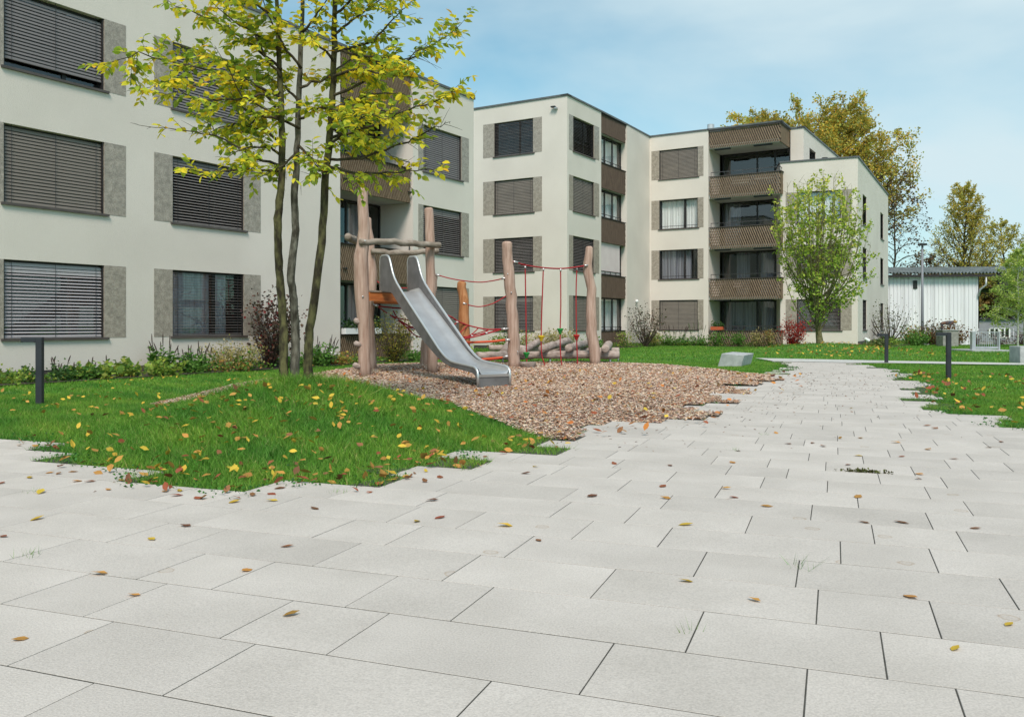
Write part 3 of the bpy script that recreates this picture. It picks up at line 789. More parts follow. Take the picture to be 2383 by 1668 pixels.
# ---- left building, three storeys
LB = empty('apartment_building', (*b1p(0), 0), 'three-storey pale apartment block with slatted balconies behind the multi-stemmed tree', 'apartment building', 'pale apartment blocks round the courtyard')
gA = Seg(b1p(-9), b1p(6.28)); gB = Seg(b1p(10.02), b1p(13.88)); gE = Seg(b1p(13.88), b1p(13.88, -12)); gK = Seg(b1p(13.88, -12), b1p(-9, -12)); gS = Seg(b1p(-9, -12), b1p(-9))
q = 9.0
opsA = [(q - 4.12, q - 1.80, *z) for z in ZW[:3]] + [(q + 0.08, q + 2.40, *z) for z in ZW[:3]] + [(q - 8.3, q - 6.2, *z) for z in ZW[:3]]
opsB = [(0.60, 3.02, *z) for z in ZW[:3]]
mb = MB()
wall(mb, gA, 0.2, 10.0, opsA); wall(mb, gB, 0.2, 10.0, opsB); wall(mb, gE, 0.2, 10.0); wall(mb, gK, 0.2, 10.0); wall(mb, gS, 0.2, 10.0)
gR1 = Seg(b1p(6.28), b1p(6.28, -1.5)); gR2 = Seg(b1p(10.02, -1.5), b1p(10.02))
wall(mb, gR1, 0.0, 10.0); wall(mb, gR2, 0.0, 10.0)
mb.obj('wall', [M['plaster'], M['room']], LB)
pl = MB()
for g in (gA, gB, gE, gK, gS): pl.sbox(g, 0.0, g.L, -0.3, -0.012, -0.3, 0.2)
pl.obj('plinth', M['plinth'], LB)
roof_cap(LB, [b1p(-9), b1p(13.88), b1p(13.88, -12), b1p(-9, -12)], 10.0)
sty = [('tilt', dict(slatm='slat_pale')), ('closed', dict(slatm='slat_tan')), ('closed', dict(slatm='slat_grey', drop=0.18))]
for (z, (st, kw)) in zip(ZW[:3], sty): window(LB, gA, q - 4.12, q - 1.80, *z, st, (0.54, 0.56), **kw)
sty = [('open', dict(slatm='slat_dark', curtain=('curtain_blue', [(0.02, 0.60), (0.66, 0.86)]))), ('tilt', dict(slatm='slat_dark')), ('closed', dict(slatm='slat_grey'))]
for (z, (st, kw)) in zip(ZW[:3], sty): window(LB, gA, q + 0.08, q + 2.40, *z, st, (0.54, 0.60), **kw)
sty = [('closed', dict(slatm='slat_tan')), ('tilt', dict(slatm='slat_dark')), ('closed', dict(slatm='slat_grey'))]
for (z, (st, kw)) in zip(ZW[:3], sty): window(LB, gB, 0.60, 3.02, *z, st, (0.30, 0.50), **kw)
for z in ZW[:3]: window(LB, gA, q - 8.3, q - 6.2, *z, 'closed', (0.5, 0.5), sl=False)
# balcony stack
gBal = Seg(b1p(6.28), b1p(10.02)); gIn = Seg(b1p(6.28, -1.5), b1p(10.02, -1.5))
for lv in range(4):
    zt = [0.90, 3.80, 6.70, 9.95][lv]; zb = [-0.02, 2.62, 5.48, 8.42][lv]
    bp = MB(); bp.sbox(gBal, 0.02, 3.66, -0.11, -0.085, zb, zt - 0.03); bp.sbox(gBal, 0.02, 3.66, -0.16, 0.012, zt - 0.03, zt)
    pan = bp.obj('balcony_panel', M['panel_back'], LB)
    battens(pan, 'batten', gBal, 0.03, 3.65, zb, zt - 0.035, -0.06, 0.092, 0.042, 0.36, M['batten_tan'], 0.035)
    if 0 < lv:
        sl_ = MB(); z_top = zt - 0.95 if lv < 3 else 9.9
        sl_.sbox(gBal, 0.01, 3.73, -1.49, -0.13, zb + 0.02, zb + 0.22); sl_.obj('balcony_slab', M['soffit'], LB)
    if lv < 3:
        rl = MB(); rl.sbox(gBal, 0.02, 3.66, -0.10, -0.07, zt + 0.2, zt + 0.235)
        for t in (0.05, 3.62): rl.sbox(gBal, t, t + 0.03, -0.10, -0.07, zt, zt + 0.2)
        rl.obj('balcony_rail', M['rail'], LB)
        loggia_glass(LB, gIn, 0.0, 3.74, [0.05, 2.86, 5.72][lv], [2.62, 5.48, 8.42][lv], (0.3, 0.52, 0.8), ('curtain_dim', [(0.04, 0.28), (0.33, 0.5), (0.55, 0.78)]))
    hk = MB()
    if lv in (1, 2):
        for t in (0.12, 3.45): hk.sbox(gBal, t, t + 0.16, -0.02, 0.03, zb + 0.36, zb + 0.385); hk.sbox(gBal, t + 0.16, t + 0.185, -0.02, 0.03, zb + 0.34, zb + 0.40)
        hk.obj('bracket', M['black'], LB)

# ---- middle building, four storeys, stepped
XB, YS, XJ = 7.44, 12.8, 8.15
RB_ = empty('apartment_building', (*mp_(0, 0), 0), 'four-storey stepped pale apartment block with lattice balconies in the middle of the courtyard', 'apartment building', 'pale apartment blocks round the courtyard')
g2 = Seg(mp_(-7, 0), mp_(0, 0)); gs1 = Seg(mp_(0, 0), mp_(0, 3.80)); gs2 = Seg(mp_(0, 7.10), mp_(-0.12, 10.7)); g3 = Seg(mp_(-0.12, 10.7), mp_(3.40, 10.7))
gj = Seg(mp_(XB, YS), mp_(XJ, YS)); gs3 = Seg(mp_(XJ, YS), mp_(XJ, 24)); gb_ = Seg(mp_(XJ, 24), mp_(-7, 24)); gl_ = Seg(mp_(-7, 24), mp_(-7, 0))
mb = MB(); ZT = 12.14
o2 = [(7 - 4.13, 7 - 1.88, *z) for z in ZW]; os1 = [(0.62, 2.95, *z) for z in ZW]; o3 = [(0.59, 2.90, *z) for z in ZW]; os3 = [(1.5, 3.2, *z) for z in ZW]
wall(mb, g2, 0.15, ZT, o2); wall(mb, gs1, 0.15, ZT, os1); wall(mb, gs2, 0.15, ZT); wall(mb, g3, 0.15, ZT, o3)
wall(mb, gj, 0.15, ZT); wall(mb, gs3, 0.15, ZT, os3); wall(mb, gb_, 0.15, ZT); wall(mb, gl_, 0.15, ZT)
# bay and loggia returns
gbr1 = Seg(mp_(0, 3.80), mp_(-0.36, 3.80)); gbr2 = Seg(mp_(-0.36, 7.10), mp_(0, 7.10)); gbi = Seg(mp_(-0.36, 3.80), mp_(-0.36, 7.10))
wall(mb, gbr1, 0, ZT); wall(mb, gbr2, 0, ZT)
glr = Seg(mp_(3.40, 10.7), mp_(3.40, YS)); gli = Seg(mp_(3.40, YS), mp_(XB, YS)); glf = Seg(mp_(3.40, 10.7), mp_(XB, 10.7)); gls = Seg(mp_(XB, 10.7), mp_(XB, YS))
wall(mb, glr, 0, ZT)
mb.obj('wall', [M['plaster'], M['room']], RB_)
pl = MB()
for g in (g2, gs1, gs2, g3): pl.sbox(g, 0, g.L, -0.3, -0.012, -0.3, 0.15)
pl.obj('plinth', M['plinth'], RB_)
roof_cap(RB_, [mp_(-7, 0), mp_(0, 0), mp_(0, 3.8), mp_(-0.03, 7.1), mp_(-0.12, 10.7), mp_(3.4, 10.7), mp_(XB, 10.7), mp_(XB, YS), mp_(XJ, YS), mp_(XJ, 24), mp_(-7, 24)], ZT)
for z, (st, m_) in zip(ZW, [('tilt', 'slat_dark'), ('half', 'slat_dark'), ('closed', 'slat_tan'), ('dark', 'slat_dark')]):
    window(RB_, g2, 7 - 4.13, 7 - 1.88, *z, st, (0.66, 0.50), slatm=m_, sl=False)
for z, (st, m_) in zip(ZW, [('closed', 'slat_tan'), ('half', 'slat_dark'), ('closed', 'slat_tan'), ('dark', 'slat_dark')]):
    window(RB_, gs1, 0.62, 2.95, *z, st, (0.44, 0.60), slatm=m_, sl=False)
for z, (st, cu) in zip(ZW, [('closed', None), ('bare', ('curtain_dim', [(0.02, 0.6), (0.65, 0.8)])), ('bare', ('curtain', [(0.02, 0.60), (0.66, 0.96)])), ('closed', None)]):
    window(RB_, g3, 0.59, 2.90, *z, st, (0.48, 0.34), slatm='slat_tan', sl=False, curtain=cu, rail=1 if st == 'bare' else False, mull=0.64)
for z in ZW: window(RB_, gs3, 1.5, 3.2, *z, 'half', None, slatm='slat_dark', sl=False)
gbf = Seg(mp_(-0.05, 3.82), mp_(-0.05, 7.02))
for lv in range(5):
    zt = [0.88, 3.80, 6.76, 9.58, 12.11][lv]; zb = [0.0, 2.60, 5.48, 8.28, 11.12][lv]
    bp = MB(); bp.sbox(gbf, 0.0, gbf.L, -0.04, -0.02, zb, zt - 0.03); bp.sbox(gbf, 0.0, gbf.L, -0.05, 0.05, zt - 0.03, zt)
    pan = bp.obj('balcony_panel', M['panel_back'], RB_)
    battens(pan, 'batten_lattice', gbf, 0.02, gbf.L - 0.02, zb, zt - 0.035, -0.01, 0.075, 0.052, 0.22, M['batten_brown'], 0.03, single=False)
    if lv: s_ = MB(); s_.sbox(gbi, 0.01, 3.28, 0.005, 0.26, zb + 0.02, zb + 0.2); s_.obj('balcony_slab', M['soffit'], RB_)
    if lv < 4:
        zz = [2.60, 5.48, 8.28, 11.12][lv]
        if lv == 1:
            bl = MB(); bl.sbox(gbf, 0.0, 2.62, -0.10, -0.085, zt + 0.02, zz); bl.obj('roller_blind', M['pink_blind'], RB_)['label'] = 'lowered pale pink fabric blind'
        loggia_glass(RB_, gbi, 0.0, 3.28, zt - 0.3, zz, (0.36, 0.66), ('curtain', [(0.03, 0.34), (0.37, 0.97)]) if lv != 1 else None)
        rl = MB()
        for zr in (zt + 0.17, zt + 0.02): rl.sbox(gbf, 0.02, 2.75, -0.07, -0.045, zr, zr + 0.03)
        for t in (0.0, 0.68, 1.36, 2.04, 2.72): rl.sbox(gbf, t, t + 0.025, -0.068, -0.047, zt + 0.0, zt + 0.19)
        rl.obj('balcony_rail', M['frame'], RB_)
for lv in range(5):
    zt = [0.88, 3.77, 6.66, 9.52, 12.11][lv]; zb = [0.0, 2.60, 5.44, 8.30, 11.10][lv]
    pan = MB()
    for g, a, b in ((glf, 0.03, glf.L), (gls, 0.0, gls.L - 0.02)): pan.sbox(g, a, b, -0.12, 0.02, zt - 0.03, zt + 0.001)
    if lv == 4: pan.sbox(glf, 0.03, glf.L - 0.13, -0.20, -0.16, zb, zt - 0.035)
    pan = pan.obj('balcony_panel', M['sillm'], RB_)
    battens(pan, 'batten_lattice', glf, 0.03, glf.L - 0.02, zb, zt - 0.035, -0.05, 0.125, 0.062, 0.40, M['batten_mid'], 0.02, single=False)
    battens(pan, 'batten_lattice', glf, 0.03, glf.L - 0.02, zb, zt - 0.035, -0.09, 0.125, 0.055, -0.40, M['batten_dark'], 0.02, single=False)
    battens(pan, 'batten_lattice', gls, 0.02, gls.L - 0.02, zb, zt - 0.035, -0.05, 0.105, 0.066, 0.30, M['batten_tan'], 0.02, single=False)
    battens(pan, 'batten_lattice', gls, 0.02, gls.L - 0.02, zb, zt - 0.035, -0.09, 0.105, 0.066, -0.30, M['batten_tan'], 0.02, single=False)
    if lv:
        s_ = MB(); s_.sbox(gli, 0.01, gli.L - 0.12, 0.005, 2.0, zb - 0.02, zb + 0.18); s_.obj('balcony_slab', M['soffit'], RB_)
        aw = MB()
        for a, b in ((0.3, 1.2), (2.5, 3.5)): aw.sbox(glf, a, b, -0.35, -0.15, zb - 0.09, zb - 0.025)
        aw.obj('awning_box', M['black'], RB_)
    if lv < 4:
        rl = MB(); rl.sbox(glf, 0.12, glf.L - 0.05, -0.11, -0.08, zt + 0.21, zt + 0.245)
        for t in (0.12, 0.9, 1.9, 2.9, 3.9): rl.sbox(glf, t, t + 0.022, -0.105, -0.085, zt, zt + 0.21)
        rl.sbox(gls, 0.05, gls.L - 0.05, -0.11, -0.08, zt + 0.21, zt + 0.245)
        rl.obj('balcony_rail', M['rail'], RB_)
        cur = [('curtain_dim', [(0.04, 0.5), (0.57, 0.75)]), ('curtain_dim', [(0.2, 0.4), (0.56, 0.74)]), ('curtain_dim', [(0.02, 0.26)]), None][lv]
        loggia_glass(RB_, gli, 0.17, gli.L, [0.05, 2.86, 5.70, 8.56][lv], [2.56, 5.40, 8.26, 11.06][lv], (0.52, 0.78), cur)
sc_ = MB(); sc_.sbox(glf, 1.3, 2.25, -0.19, -0.17, 9.02, 9.45); sc_.sbox(glf, 2.6, 3.7, -0.19, -0.17, 9.12, 9.46); sc_.obj('privacy_screen', M['white_cloth'], RB_)
sc_ = MB(); sc_.sbox(glf, 0.35, 0.75, -0.19, -0.17, 3.3, 3.68); sc_.sbox(glf, 1.4, 1.8, -0.19, -0.17, 3.25, 3.7); sc_.obj('privacy_screen', M['pink_blind'], RB_)
ch = MB(); p = mp_(2.3, 14.5); ch.tube([(p[0], p[1], 12.0), (p[0], p[1], 12.9)], 0.30, 14); ch.tube([(p[0], p[1], 12.9), (p[0], p[1], 13.35)], 0.21, 14)
ch.obj('chimney', M['chimney'], RB_, smooth=True, auto=40)

# ---- right building, three storeys
QB = empty('apartment_building', (*C4, 0), 'three-storey pale apartment block behind the vase-shaped tree, plain side wall with narrow windows', 'apartment building', 'pale apartment blocks round the courtyard')
r0 = C4 - D4F * 3.93; r1 = C4; r2 = C4 + D4S * 15.5; r3 = r2 - D4F * 9; r4 = r0 + D4S * 15.0
gf, gs, gbk, gl4 = Seg(r0, r1), Seg(r1, r2), Seg(r2, r3), Seg(r3, r0)
mb = MB(); z4 = [(0.88, 2.56), (3.76, 5.46), (6.68, 8.36)]
of = [(0.86, 3.08, *z) for z in z4]; os_ = [(2.0, 3.75, *z) for z in z4] + [(10.7, 12.5, *z) for z in z4]
wall(mb, gf, 0.1, 10.0, of); wall(mb, gs, 0.1, 10.0, os_, depth=0.26); wall(mb, gbk, 0.1, 10.0); wall(mb, gl4, 0.1, 10.0)
mb.obj('wall', [M['plaster'], M['room']], QB)
pl = MB()
for g in (gf, gs): pl.sbox(g, 0, g.L, -0.3, -0.012, -0.5, 0.1)
pl.sbox(gs, 0.0, gs.L, -0.01, 0.004, -0.5, 0.3)
pl.obj('plinth', M['plinth'], QB)
roof_cap(QB, [r0, r1, r2, r3], 10.0)
for z, (st, m_, cu) in zip(z4, [('dark', 'slat_dark', None), ('half', 'slat_dark', None), ('bare', 'slat_dark', ('curtain', [(0.02, 0.98)]))]):
    window(QB, gf, 0.86, 3.08, *z, st, (0.58, 0.55), slatm=m_, sl=False, curtain=cu, rail=1 if st == 'bare' else False)
for z, s_ in zip(z4, ('dark', 'half', 'dark')): window(QB, gs, 2.0, 3.75, *z, s_, None, slatm='slat_dark', sl=False)
for z, s_ in zip(z4, ('half', 'dark', 'half')): window(QB, gs, 10.7, 12.5, *z, s_, None, slatm='slat_dark', sl=False)
ch = MB(); p = C4 + D4S * 3.5 - D4F * 2.2; ch.tube([(p[0], p[1], 9.9), (p[0], p[1], 10.75)], 0.17, 12); ch.obj('roof_vent', M['black'], QB, smooth=True, auto=40)

# ------------------------------------------------------------------ climbing frame with slide
CF_ = empty('climbing_frame', (-2.7, 20.3, 0), 'wooden climbing frame with steel slide, red rope net and hanging ropes on the wood chips', 'climbing frame')
def postpath(pts, rad, name='post', m='post', n=14, seed=0, wob=0.012, flat=False):
    r_ = random.Random(seed); P = [Vector(p) for p in pts]; out, rr = [], []
    K = 14
    L = [0]
    for i in range(1, len(P)): L.append(L[-1] + (P[i] - P[i - 1]).length)
    for k in range(K + 1):
        d = L[-1] * k / K; i = max(j for j in range(len(L)) if L[j] <= d + 1e-9); i = min(i, len(P) - 2)
        t = (d - L[i]) / (L[i + 1] - L[i]); q = P[i].lerp(P[i + 1], t)
        w = rad if not hasattr(rad, '__len__') else rad[i] + (rad[i + 1] - rad[i]) * t
        out.append(q + Vector((r_.gauss(0, wob), r_.gauss(0, wob), 0))); rr.append(w * (1 + r_.gauss(0, 0.02)))
    d = (out[-1] - out[-2]).normalized(); tip = out[-1]; w = rr[-1]
    out[-1] = tip - d * w * 0.5
    for a in (0.35, 0.7, 0.93): out.append(tip - d * w * 0.5 * (1 - a)); rr.append(w * math.sqrt(1 - a * a * 0.92))
    mb = MB(); mb.tube(out, rr, n)
    return mb.obj(name, M[m], CF_, smooth=True)
P1, P1b, P2, P2b = (-3.41, 19.9), (-3.73, 22.8), (-2.03, 21.7), (-2.53, 25.0)
p1 = postpath([(-3.40, 19.9, -0.1), (-3.41, 19.9, 0.9), (-3.49, 19.9, 2.1), (-3.50, 19.9, 2.75), (-3.43, 19.9, 3.2), (-3.46, 19.9, 4.37)], [0.145, 0.135, 0.17, 0.165, 0.135, 0.115], seed=1)
postpath([(-3.73, 22.8, -0.1), (-3.78, 22.8, 1.6), (-3.72, 22.8, 2.4), (-3.78, 22.8, 3.4), (-3.80, 22.8, 4.05)], [0.15, 0.135, 0.165, 0.12, 0.085], seed=2)
p2 = postpath([(-2.02, 21.7, -0.1), (-2.03, 21.7, 1.3), (-2.05, 21.7, 2.6), (-2.10, 21.7, 4.16)], [0.135, 0.125, 0.12, 0.115], seed=3)
postpath([(-2.55, 25.0, -0.1), (-2.45, 25.0, 1.3), (-2.26, 25.0, 2.66)], [0.15, 0.14, 0.12], seed=4)
postpath([(-1.28, 24.0, -0.1), (-1.33, 24.0, 1.2), (-1.37, 24.0, 1.9), (-1.39, 24.0, 2.42)], [0.16, 0.15, 0.135, 0.125], m='post_orange', seed=5)['label'] = 'short post of unweathered orange wood'
pr1 = postpath([(0.07, 24.2, -0.1), (0.03, 24.2, 1.2), (-0.06, 24.2, 2.4), (-0.15, 24.2, 3.55)], [0.17, 0.165, 0.155, 0.145], seed=6)
pr2 = postpath([(2.57, 26.3, -0.1), (2.44, 26.3, 1.0), (2.42, 26.3, 1.8), (2.42, 26.3, 2.4), (2.30, 26.3, 2.9), (2.36, 26.3, 3.60)], [0.165, 0.17, 0.155, 0.14, 0.15, 0.11], seed=7)
def bar(a, b, r, m='bar', name='crossbar', seed=0, sag=0.0, n=12, wob=0.012):
    r_ = random.Random(seed); A, B = Vector(a), Vector(b); out, rr = [], []
    for k in range(13):
        t = k / 12; q = A.lerp(B, t); q.z -= sag * 4 * t * (1 - t)
        out.append(q + Vector((r_.gauss(0, wob), 0, r_.gauss(0, wob)))); rr.append(r * (1 + r_.gauss(0, 0.035)))
    d = (out[-1] - out[-2]).normalized(); d0 = (out[0] - out[1]).normalized()
    out = [out[0] + d0 * r * 0.35] + out + [out[-1] + d * r * 0.35]; rr = [rr[0] * 0.7] + rr + [rr[-1] * 0.7]
    mb = MB(); mb.tube(out, rr, n)
    return mb.obj(name, M[m], CF_, smooth=True)
bar((-3.45, 19.72, 3.10), (-1.86, 21.6, 3.20), 0.075, seed=11, sag=-0.02)
bar((-3.66, 22.62, 3.13), (-2.02, 23.4, 3.22), 0.075, seed=12, sag=0.06)
bar((-3.80, 19.95, 3.23), (-3.84, 21.6, 3.26), 0.085, seed=13)
# platform with its beams
def beam(a, b, w, h, m, name):
    A, B = Vector(a), Vector(b); d = (B - A).normalized(); s_ = Vector((d.y, -d.x, 0)) * w / 2; up = Vector((0, 0, h)); mb = MB()
    mb.hexa([A - s_, B - s_, B + s_, A + s_, A - s_ + up, B - s_ + up, B + s_ + up, A + s_ + up]); return mb.obj(name, M[m], CF_)
beam((-3.33, 19.92, 1.76), (-2.05, 21.58, 1.76), 0.09, 0.20, 'beam_orange', 'platform_beam')
beam((-3.68, 22.75, 1.76), (-2.55, 24.2, 1.76), 0.09, 0.20, 'beam_orange', 'platform_beam')
pd = Vector((0.61, 0.79, 0)); pq = Vector((-0.11, 1, 0)).normalized()
for k in range(12):
    a = Vector((-3.36, 19.95, 1.965)) + pq * (0.225 * k); beam(a, a + pd * 2.15, 0.215, 0.035, 'bar', 'plank')
for (x, y, z, dx) in ((-3.55, 19.85, 1.28, -0.10), (-3.53, 19.83, 0.75, -0.11), (-3.52, 19.83, 0.25, -0.13)):
    mb = MB(); A = Vector((x + 0.08, y, z - 0.02)); mb.tube([A, A + Vector((dx * 0.9, -0.03, 0.02)), A + Vector((dx * 1.5, -0.04, 0.05)), A + Vector((dx * 1.75, -0.04, 0.05))], [0.05, 0.07, 0.065, 0.02], 9)
    mb.obj('foothold', M['log'], p1, smooth=True)
def bolts(lst):
    for (x, y, z) in lst:
        mb = MB(); mb.tube([(x, y, z), (x, y - 0.03, z)], [0.022, 0.016], 8); mb.obj('bolt', M['steel_bright'], CF_, smooth=True)
bolts([(-3.42, 19.735, 1.85), (-1.98, 21.575, 1.84), (-2.02, 21.56, 3.14), (-3.36, 19.66, 3.12), (-0.02, 24.04, 2.1), (-0.12, 24.06, 2.62), (0.16, 24.05, 0.45), (-2.44, 24.84, 0.7)])

# slide: chute, two side walls with bright rims, front lip
DS, NS = np.array([0.525, -0.851]), np.array([0.851, 0.525]); TS = np.array([-2.7, 20.3])
FL = [(-0.02, 1.985), (0.46, 1.965), (0.58, 1.92), (0.75, 1.81), (1.35, 1.455), (2.1, 1.0), (2.75, 0.605), (3.0, 0.475), (3.2, 0.40), (3.45, 0.355), (3.7, 0.325), (4.40, 0.285), (4.46, 0.27), (4.49, 0.24), (4.495, 0.05)]
RM = [(-0.19, 2.02), (-0.19, 2.70), (-0.16, 2.785), (-0.08, 2.82), (0.17, 2.815), (0.28, 2.78), (0.35, 2.71), (0.43, 2.57), (0.52, 2.40), (0.62, 2.27), (0.76, 2.14), (1.0, 1.965), (1.35, 1.725), (1.7, 1.49), (2.4, 1.02), (2.85, 0.72),
      (3.05, 0.605), (3.2, 0.535), (3.4, 0.475), (3.6, 0.45), (3.9, 0.43), (4.33, 0.40), (4.42, 0.375), (4.475, 0.32), (4.49, 0.25), (4.49, 0.02)]
def sp(u, w, z): q = TS + DS * u + NS * w; return (q[0], q[1], z)
def lerpz(tab, u):
    for (a, za), (b, zb_) in zip(tab, tab[1:]):
        if a <= u <= b: return za + (zb_ - za) * (u - a) / max(b - a, 1e-6)
    return tab[0][1] if u < tab[0][0] else tab[-1][1]
HW = 0.34
mb = MB(); vs = []
for u, z in FL[:-1]:
    for w, dz in ((-HW + 0.01, 0.10), (-HW + 0.035, 0.045), (-HW + 0.10, 0.004), (-0.12, 0), (0.12, 0), (HW - 0.10, 0.004), (HW - 0.035, 0.045), (HW - 0.01, 0.10)):
        vs.append(sp(u, w, z + (dz if u > 0.4 else dz * 0.4)))
K = len(FL) - 1
mb.add(vs, [(8 * i + j, 8 * i + j + 1, 8 * i + 9 + j, 8 * i + 8 + j) for i in range(K - 1) for j in range(7)])
slide = mb.obj('slide', M['steel'], CF_, smooth=True)
BT = [(-0.19, 2.0), (0.48, 1.95), (0.62, 1.85), (1.35, 1.34), (2.15, 0.86), (2.9, 0.50), (3.2, 0.405), (3.45, 0.355), (3.94, 0.32), (4.40, 0.275), (4.47, 0.10), (4.49, 0.01)]
us = sorted(set([round(v[0], 3) for v in RM if v[0] > -0.18] + [0.0, 0.9, 1.2, 2.1, 2.6]))
for sgn in (-1, 1):
    mb = MB(); vs = []
    rm2 = [(-0.19, 2.70)] + RM[2:-2] + [(4.49, 0.25)]
    for u in [-0.19] + us:
        zt, zb = lerpz(rm2, u), lerpz(BT, u)
        for o_ in (0.0, 0.03): vs += [sp(u, sgn * (HW + o_), zb), sp(u, sgn * (HW + o_), max(zt, zb + 0.01))]
    n = len(us) + 1; fs = []
    for i in range(n - 1):
        a, b = 4 * i, 4 * i + 4
        fs += [(a, b, b + 1, a + 1), (a + 2, a + 3, b + 3, b + 2), (a, a + 2, b + 2, b)]
    fs += [(0, 1, 3, 2)]
    mb.add(vs, fs); mb.obj('side_wall', M['steel_dull'], slide)
    mb = MB(); path = [Vector(sp(u, sgn * (HW + 0.015), z)) for u, z in RM]
    mb.tube(path, 0.026, 10); mb.obj('rim', M['steel_bright'], slide, smooth=True)
mb = MB()
mb.hexa([sp(4.44, -HW, 0.0), sp(4.44, HW, 0.0), sp(4.47, HW, 0.0), sp(4.47, -HW, 0.0), sp(4.41, -HW, 0.205), sp(4.41, HW, 0.205), sp(4.475, HW, 0.205), sp(4.475, -HW, 0.205)])
mb.obj('front_plate', M['steel_dull'], slide)
mb = MB(); mb.hexa([sp(4.30, -HW, 0.255), sp(4.30, HW, 0.255), sp(4.49, HW, 0.21), sp(4.49, -HW, 0.21), sp(4.30, -HW, 0.295), sp(4.30, HW, 0.295), sp(4.50, HW, 0.262), sp(4.50, -HW, 0.262)])
mb.obj('front_lip', M['steel_bright'], slide)

# ropes
def rope(pts, r=0.016, m='rope', name='rope', parent=None, n=7, sub=6):
    P = [Vector(p) for p in pts]; out = []
    for i in range(len(P) - 1):
        p0, p1_, p2_, p3 = P[max(i - 1, 0)], P[i], P[i + 1], P[min(i + 2, len(P) - 1)]
        for k in range(sub):
            t = k / sub
            out.append(0.5 * ((2 * p1_) + (p2_ - p0) * t + (2 * p0 - 5 * p1_ + 4 * p2_ - p3) * t * t + (3 * p1_ - p0 - 3 * p2_ + p3) * t ** 3))
    out.append(P[-1]); mb = MB(); mb.tube(out, r, n)
    return mb.obj(name, M[m], parent or CF_, smooth=True)
def ferr(a, b, parent=None, r=0.03):
    mb = MB(); mb.tube([a, b], r, 8); return mb.obj('ferrule', M['ferrule'], parent or CF_, smooth=True)
z3 = lambda x, y, Y: at(820 + x * 0.18665, 420 + y * 0.18665, Y)
z4_ = lambda x, y, Y: at(820 + x * 0.18665, 620 + y * 0.18665, Y)
z5 = lambda x, y, Y: at(1120 + x * 0.2115, 540 + y * 0.2115, Y)
r_ = rope([z3(1035, 1170, 24.9), z3(1250, 1228, 24.7), z3(1560, 1268, 24.5), z3(1750, 1250, 24.3), z3(1910, 1215, 24.1)]); ferr(z3(1040, 1172, 24.9), z3(1090, 1186, 24.86), r_); ferr(z3(1860, 1226, 24.15), z3(1905, 1217, 24.1), r_)
r_ = rope([z3(1385, 1530, 23.9), z3(1480, 1560, 23.95), z3(1600, 1572, 24.0), z3(1760, 1530, 24.1), z3(1915, 1440, 24.2)]); ferr(z3(1380, 1528, 23.85), z3(1420, 1542, 23.9), r_)
r_ = rope([z3(258, 1205, 22.9), z3(300, 1250, 22.9), z3(360, 1288, 22.9), z3(520, 1330, 22.9), z3(700, 1340, 23.2), z3(920, 1300, 23.4)]); ferr(z3(258, 1205, 22.88), z3(272, 1225, 22.88), r_)
NETU = [z4_(240, 465, 22.8), z4_(310, 492, 22.7), z4_(490, 513, 22.6), z4_(650, 526, 22.6), z4_(900, 560, 23), z4_(1190, 612, 23.4), z4_(1320, 685, 23.7), z4_(1440, 732, 23.9), z4_(1570, 765, 24.0), z4_(1700, 785, 24.1), z4_(1900, 780, 24.2)]
NETL = [z4_(310, 495, 22.75), z4_(450, 595, 22.5), z4_(555, 662, 22.4), z4_(660, 745, 22.4), z4_(780, 855, 22.4), z4_(915, 893, 22.5), z4_(1150, 925, 23.0), z4_(1400, 898, 23.5), z4_(1550, 872, 23.8), z4_(1680, 828, 24.0), z4_(1860, 788, 24.2)]
NETM = [z4_(555, 662, 22.4), z4_(640, 700, 22.9), z4_(740, 760, 23.0), z4_(850, 815, 23.1), z4_(1000, 855, 23.3), z4_(1250, 905, 23.6), z4_(1480, 855, 24.0), z4_(1690, 795, 24.1)]
net = rope(NETU, 0.02, name='rope_net'); 
for P_ in (NETL, NETM, [z4_(450, 595, 22.5), z4_(560, 640, 22.8), z4_(650, 660, 22.9), z4_(760, 662, 23.0)], [z4_(490, 515, 22.6), z4_(560, 640, 22.8), z4_(650, 735, 22.6), z4_(770, 850, 22.4)],
           [z4_(660, 560, 22.7), z4_(730, 690, 22.8), z4_(820, 820, 22.7), z4_(905, 890, 22.5)], [z4_(555, 662, 22.4), z4_(700, 740, 22.6), z4_(830, 765, 22.9)], [z4_(670, 750, 22.4), z4_(800, 790, 22.8), z4_(870, 850, 22.9)],
           [z4_(1310, 690, 23.7), z4_(1250, 750, 23.5), z4_(1180, 830, 23.3)], [z4_(1440, 735, 23.9), z4_(1360, 810, 23.7), z4_(1270, 890, 23.5)], [z4_(1570, 768, 24.0), z4_(1500, 835, 23.9), z4_(1390, 900, 23.5)],
           [z4_(1700, 787, 24.1), z4_(1640, 830, 24.0), z4_(1480, 865, 23.9), z4_(1370, 880, 23.7)], [z4_(1430, 885, 23.6), z4_(1600, 860, 23.9), z4_(1860, 787, 24.2)]):
    rope(P_, 0.015, parent=net)
for a in ((450, 595, 22.48), (555, 662, 22.38), (745, 780, 22.38), (830, 820, 22.5), (1490, 860, 23.85), (1670, 825, 23.95), (495, 530, 22.58), (1305, 690, 23.65)):
    c = z4_(*a); ferr(c - Vector((0.035, 0, 0.0)), c + Vector((0.035, 0, -0.02)), net, 0.026)
ferr(z4_(285, 483, 22.7), z4_(325, 497, 22.7), net, 0.035); ferr(z4_(240, 465, 22.75), z4_(285, 483, 22.7), net, 0.016); ferr(z4_(1860, 782, 24.15), z4_(1910, 778, 24.1), net, 0.034); ferr(z4_(1905, 779, 24.1), z4_(1945, 773, 24.1), net, 0.018)
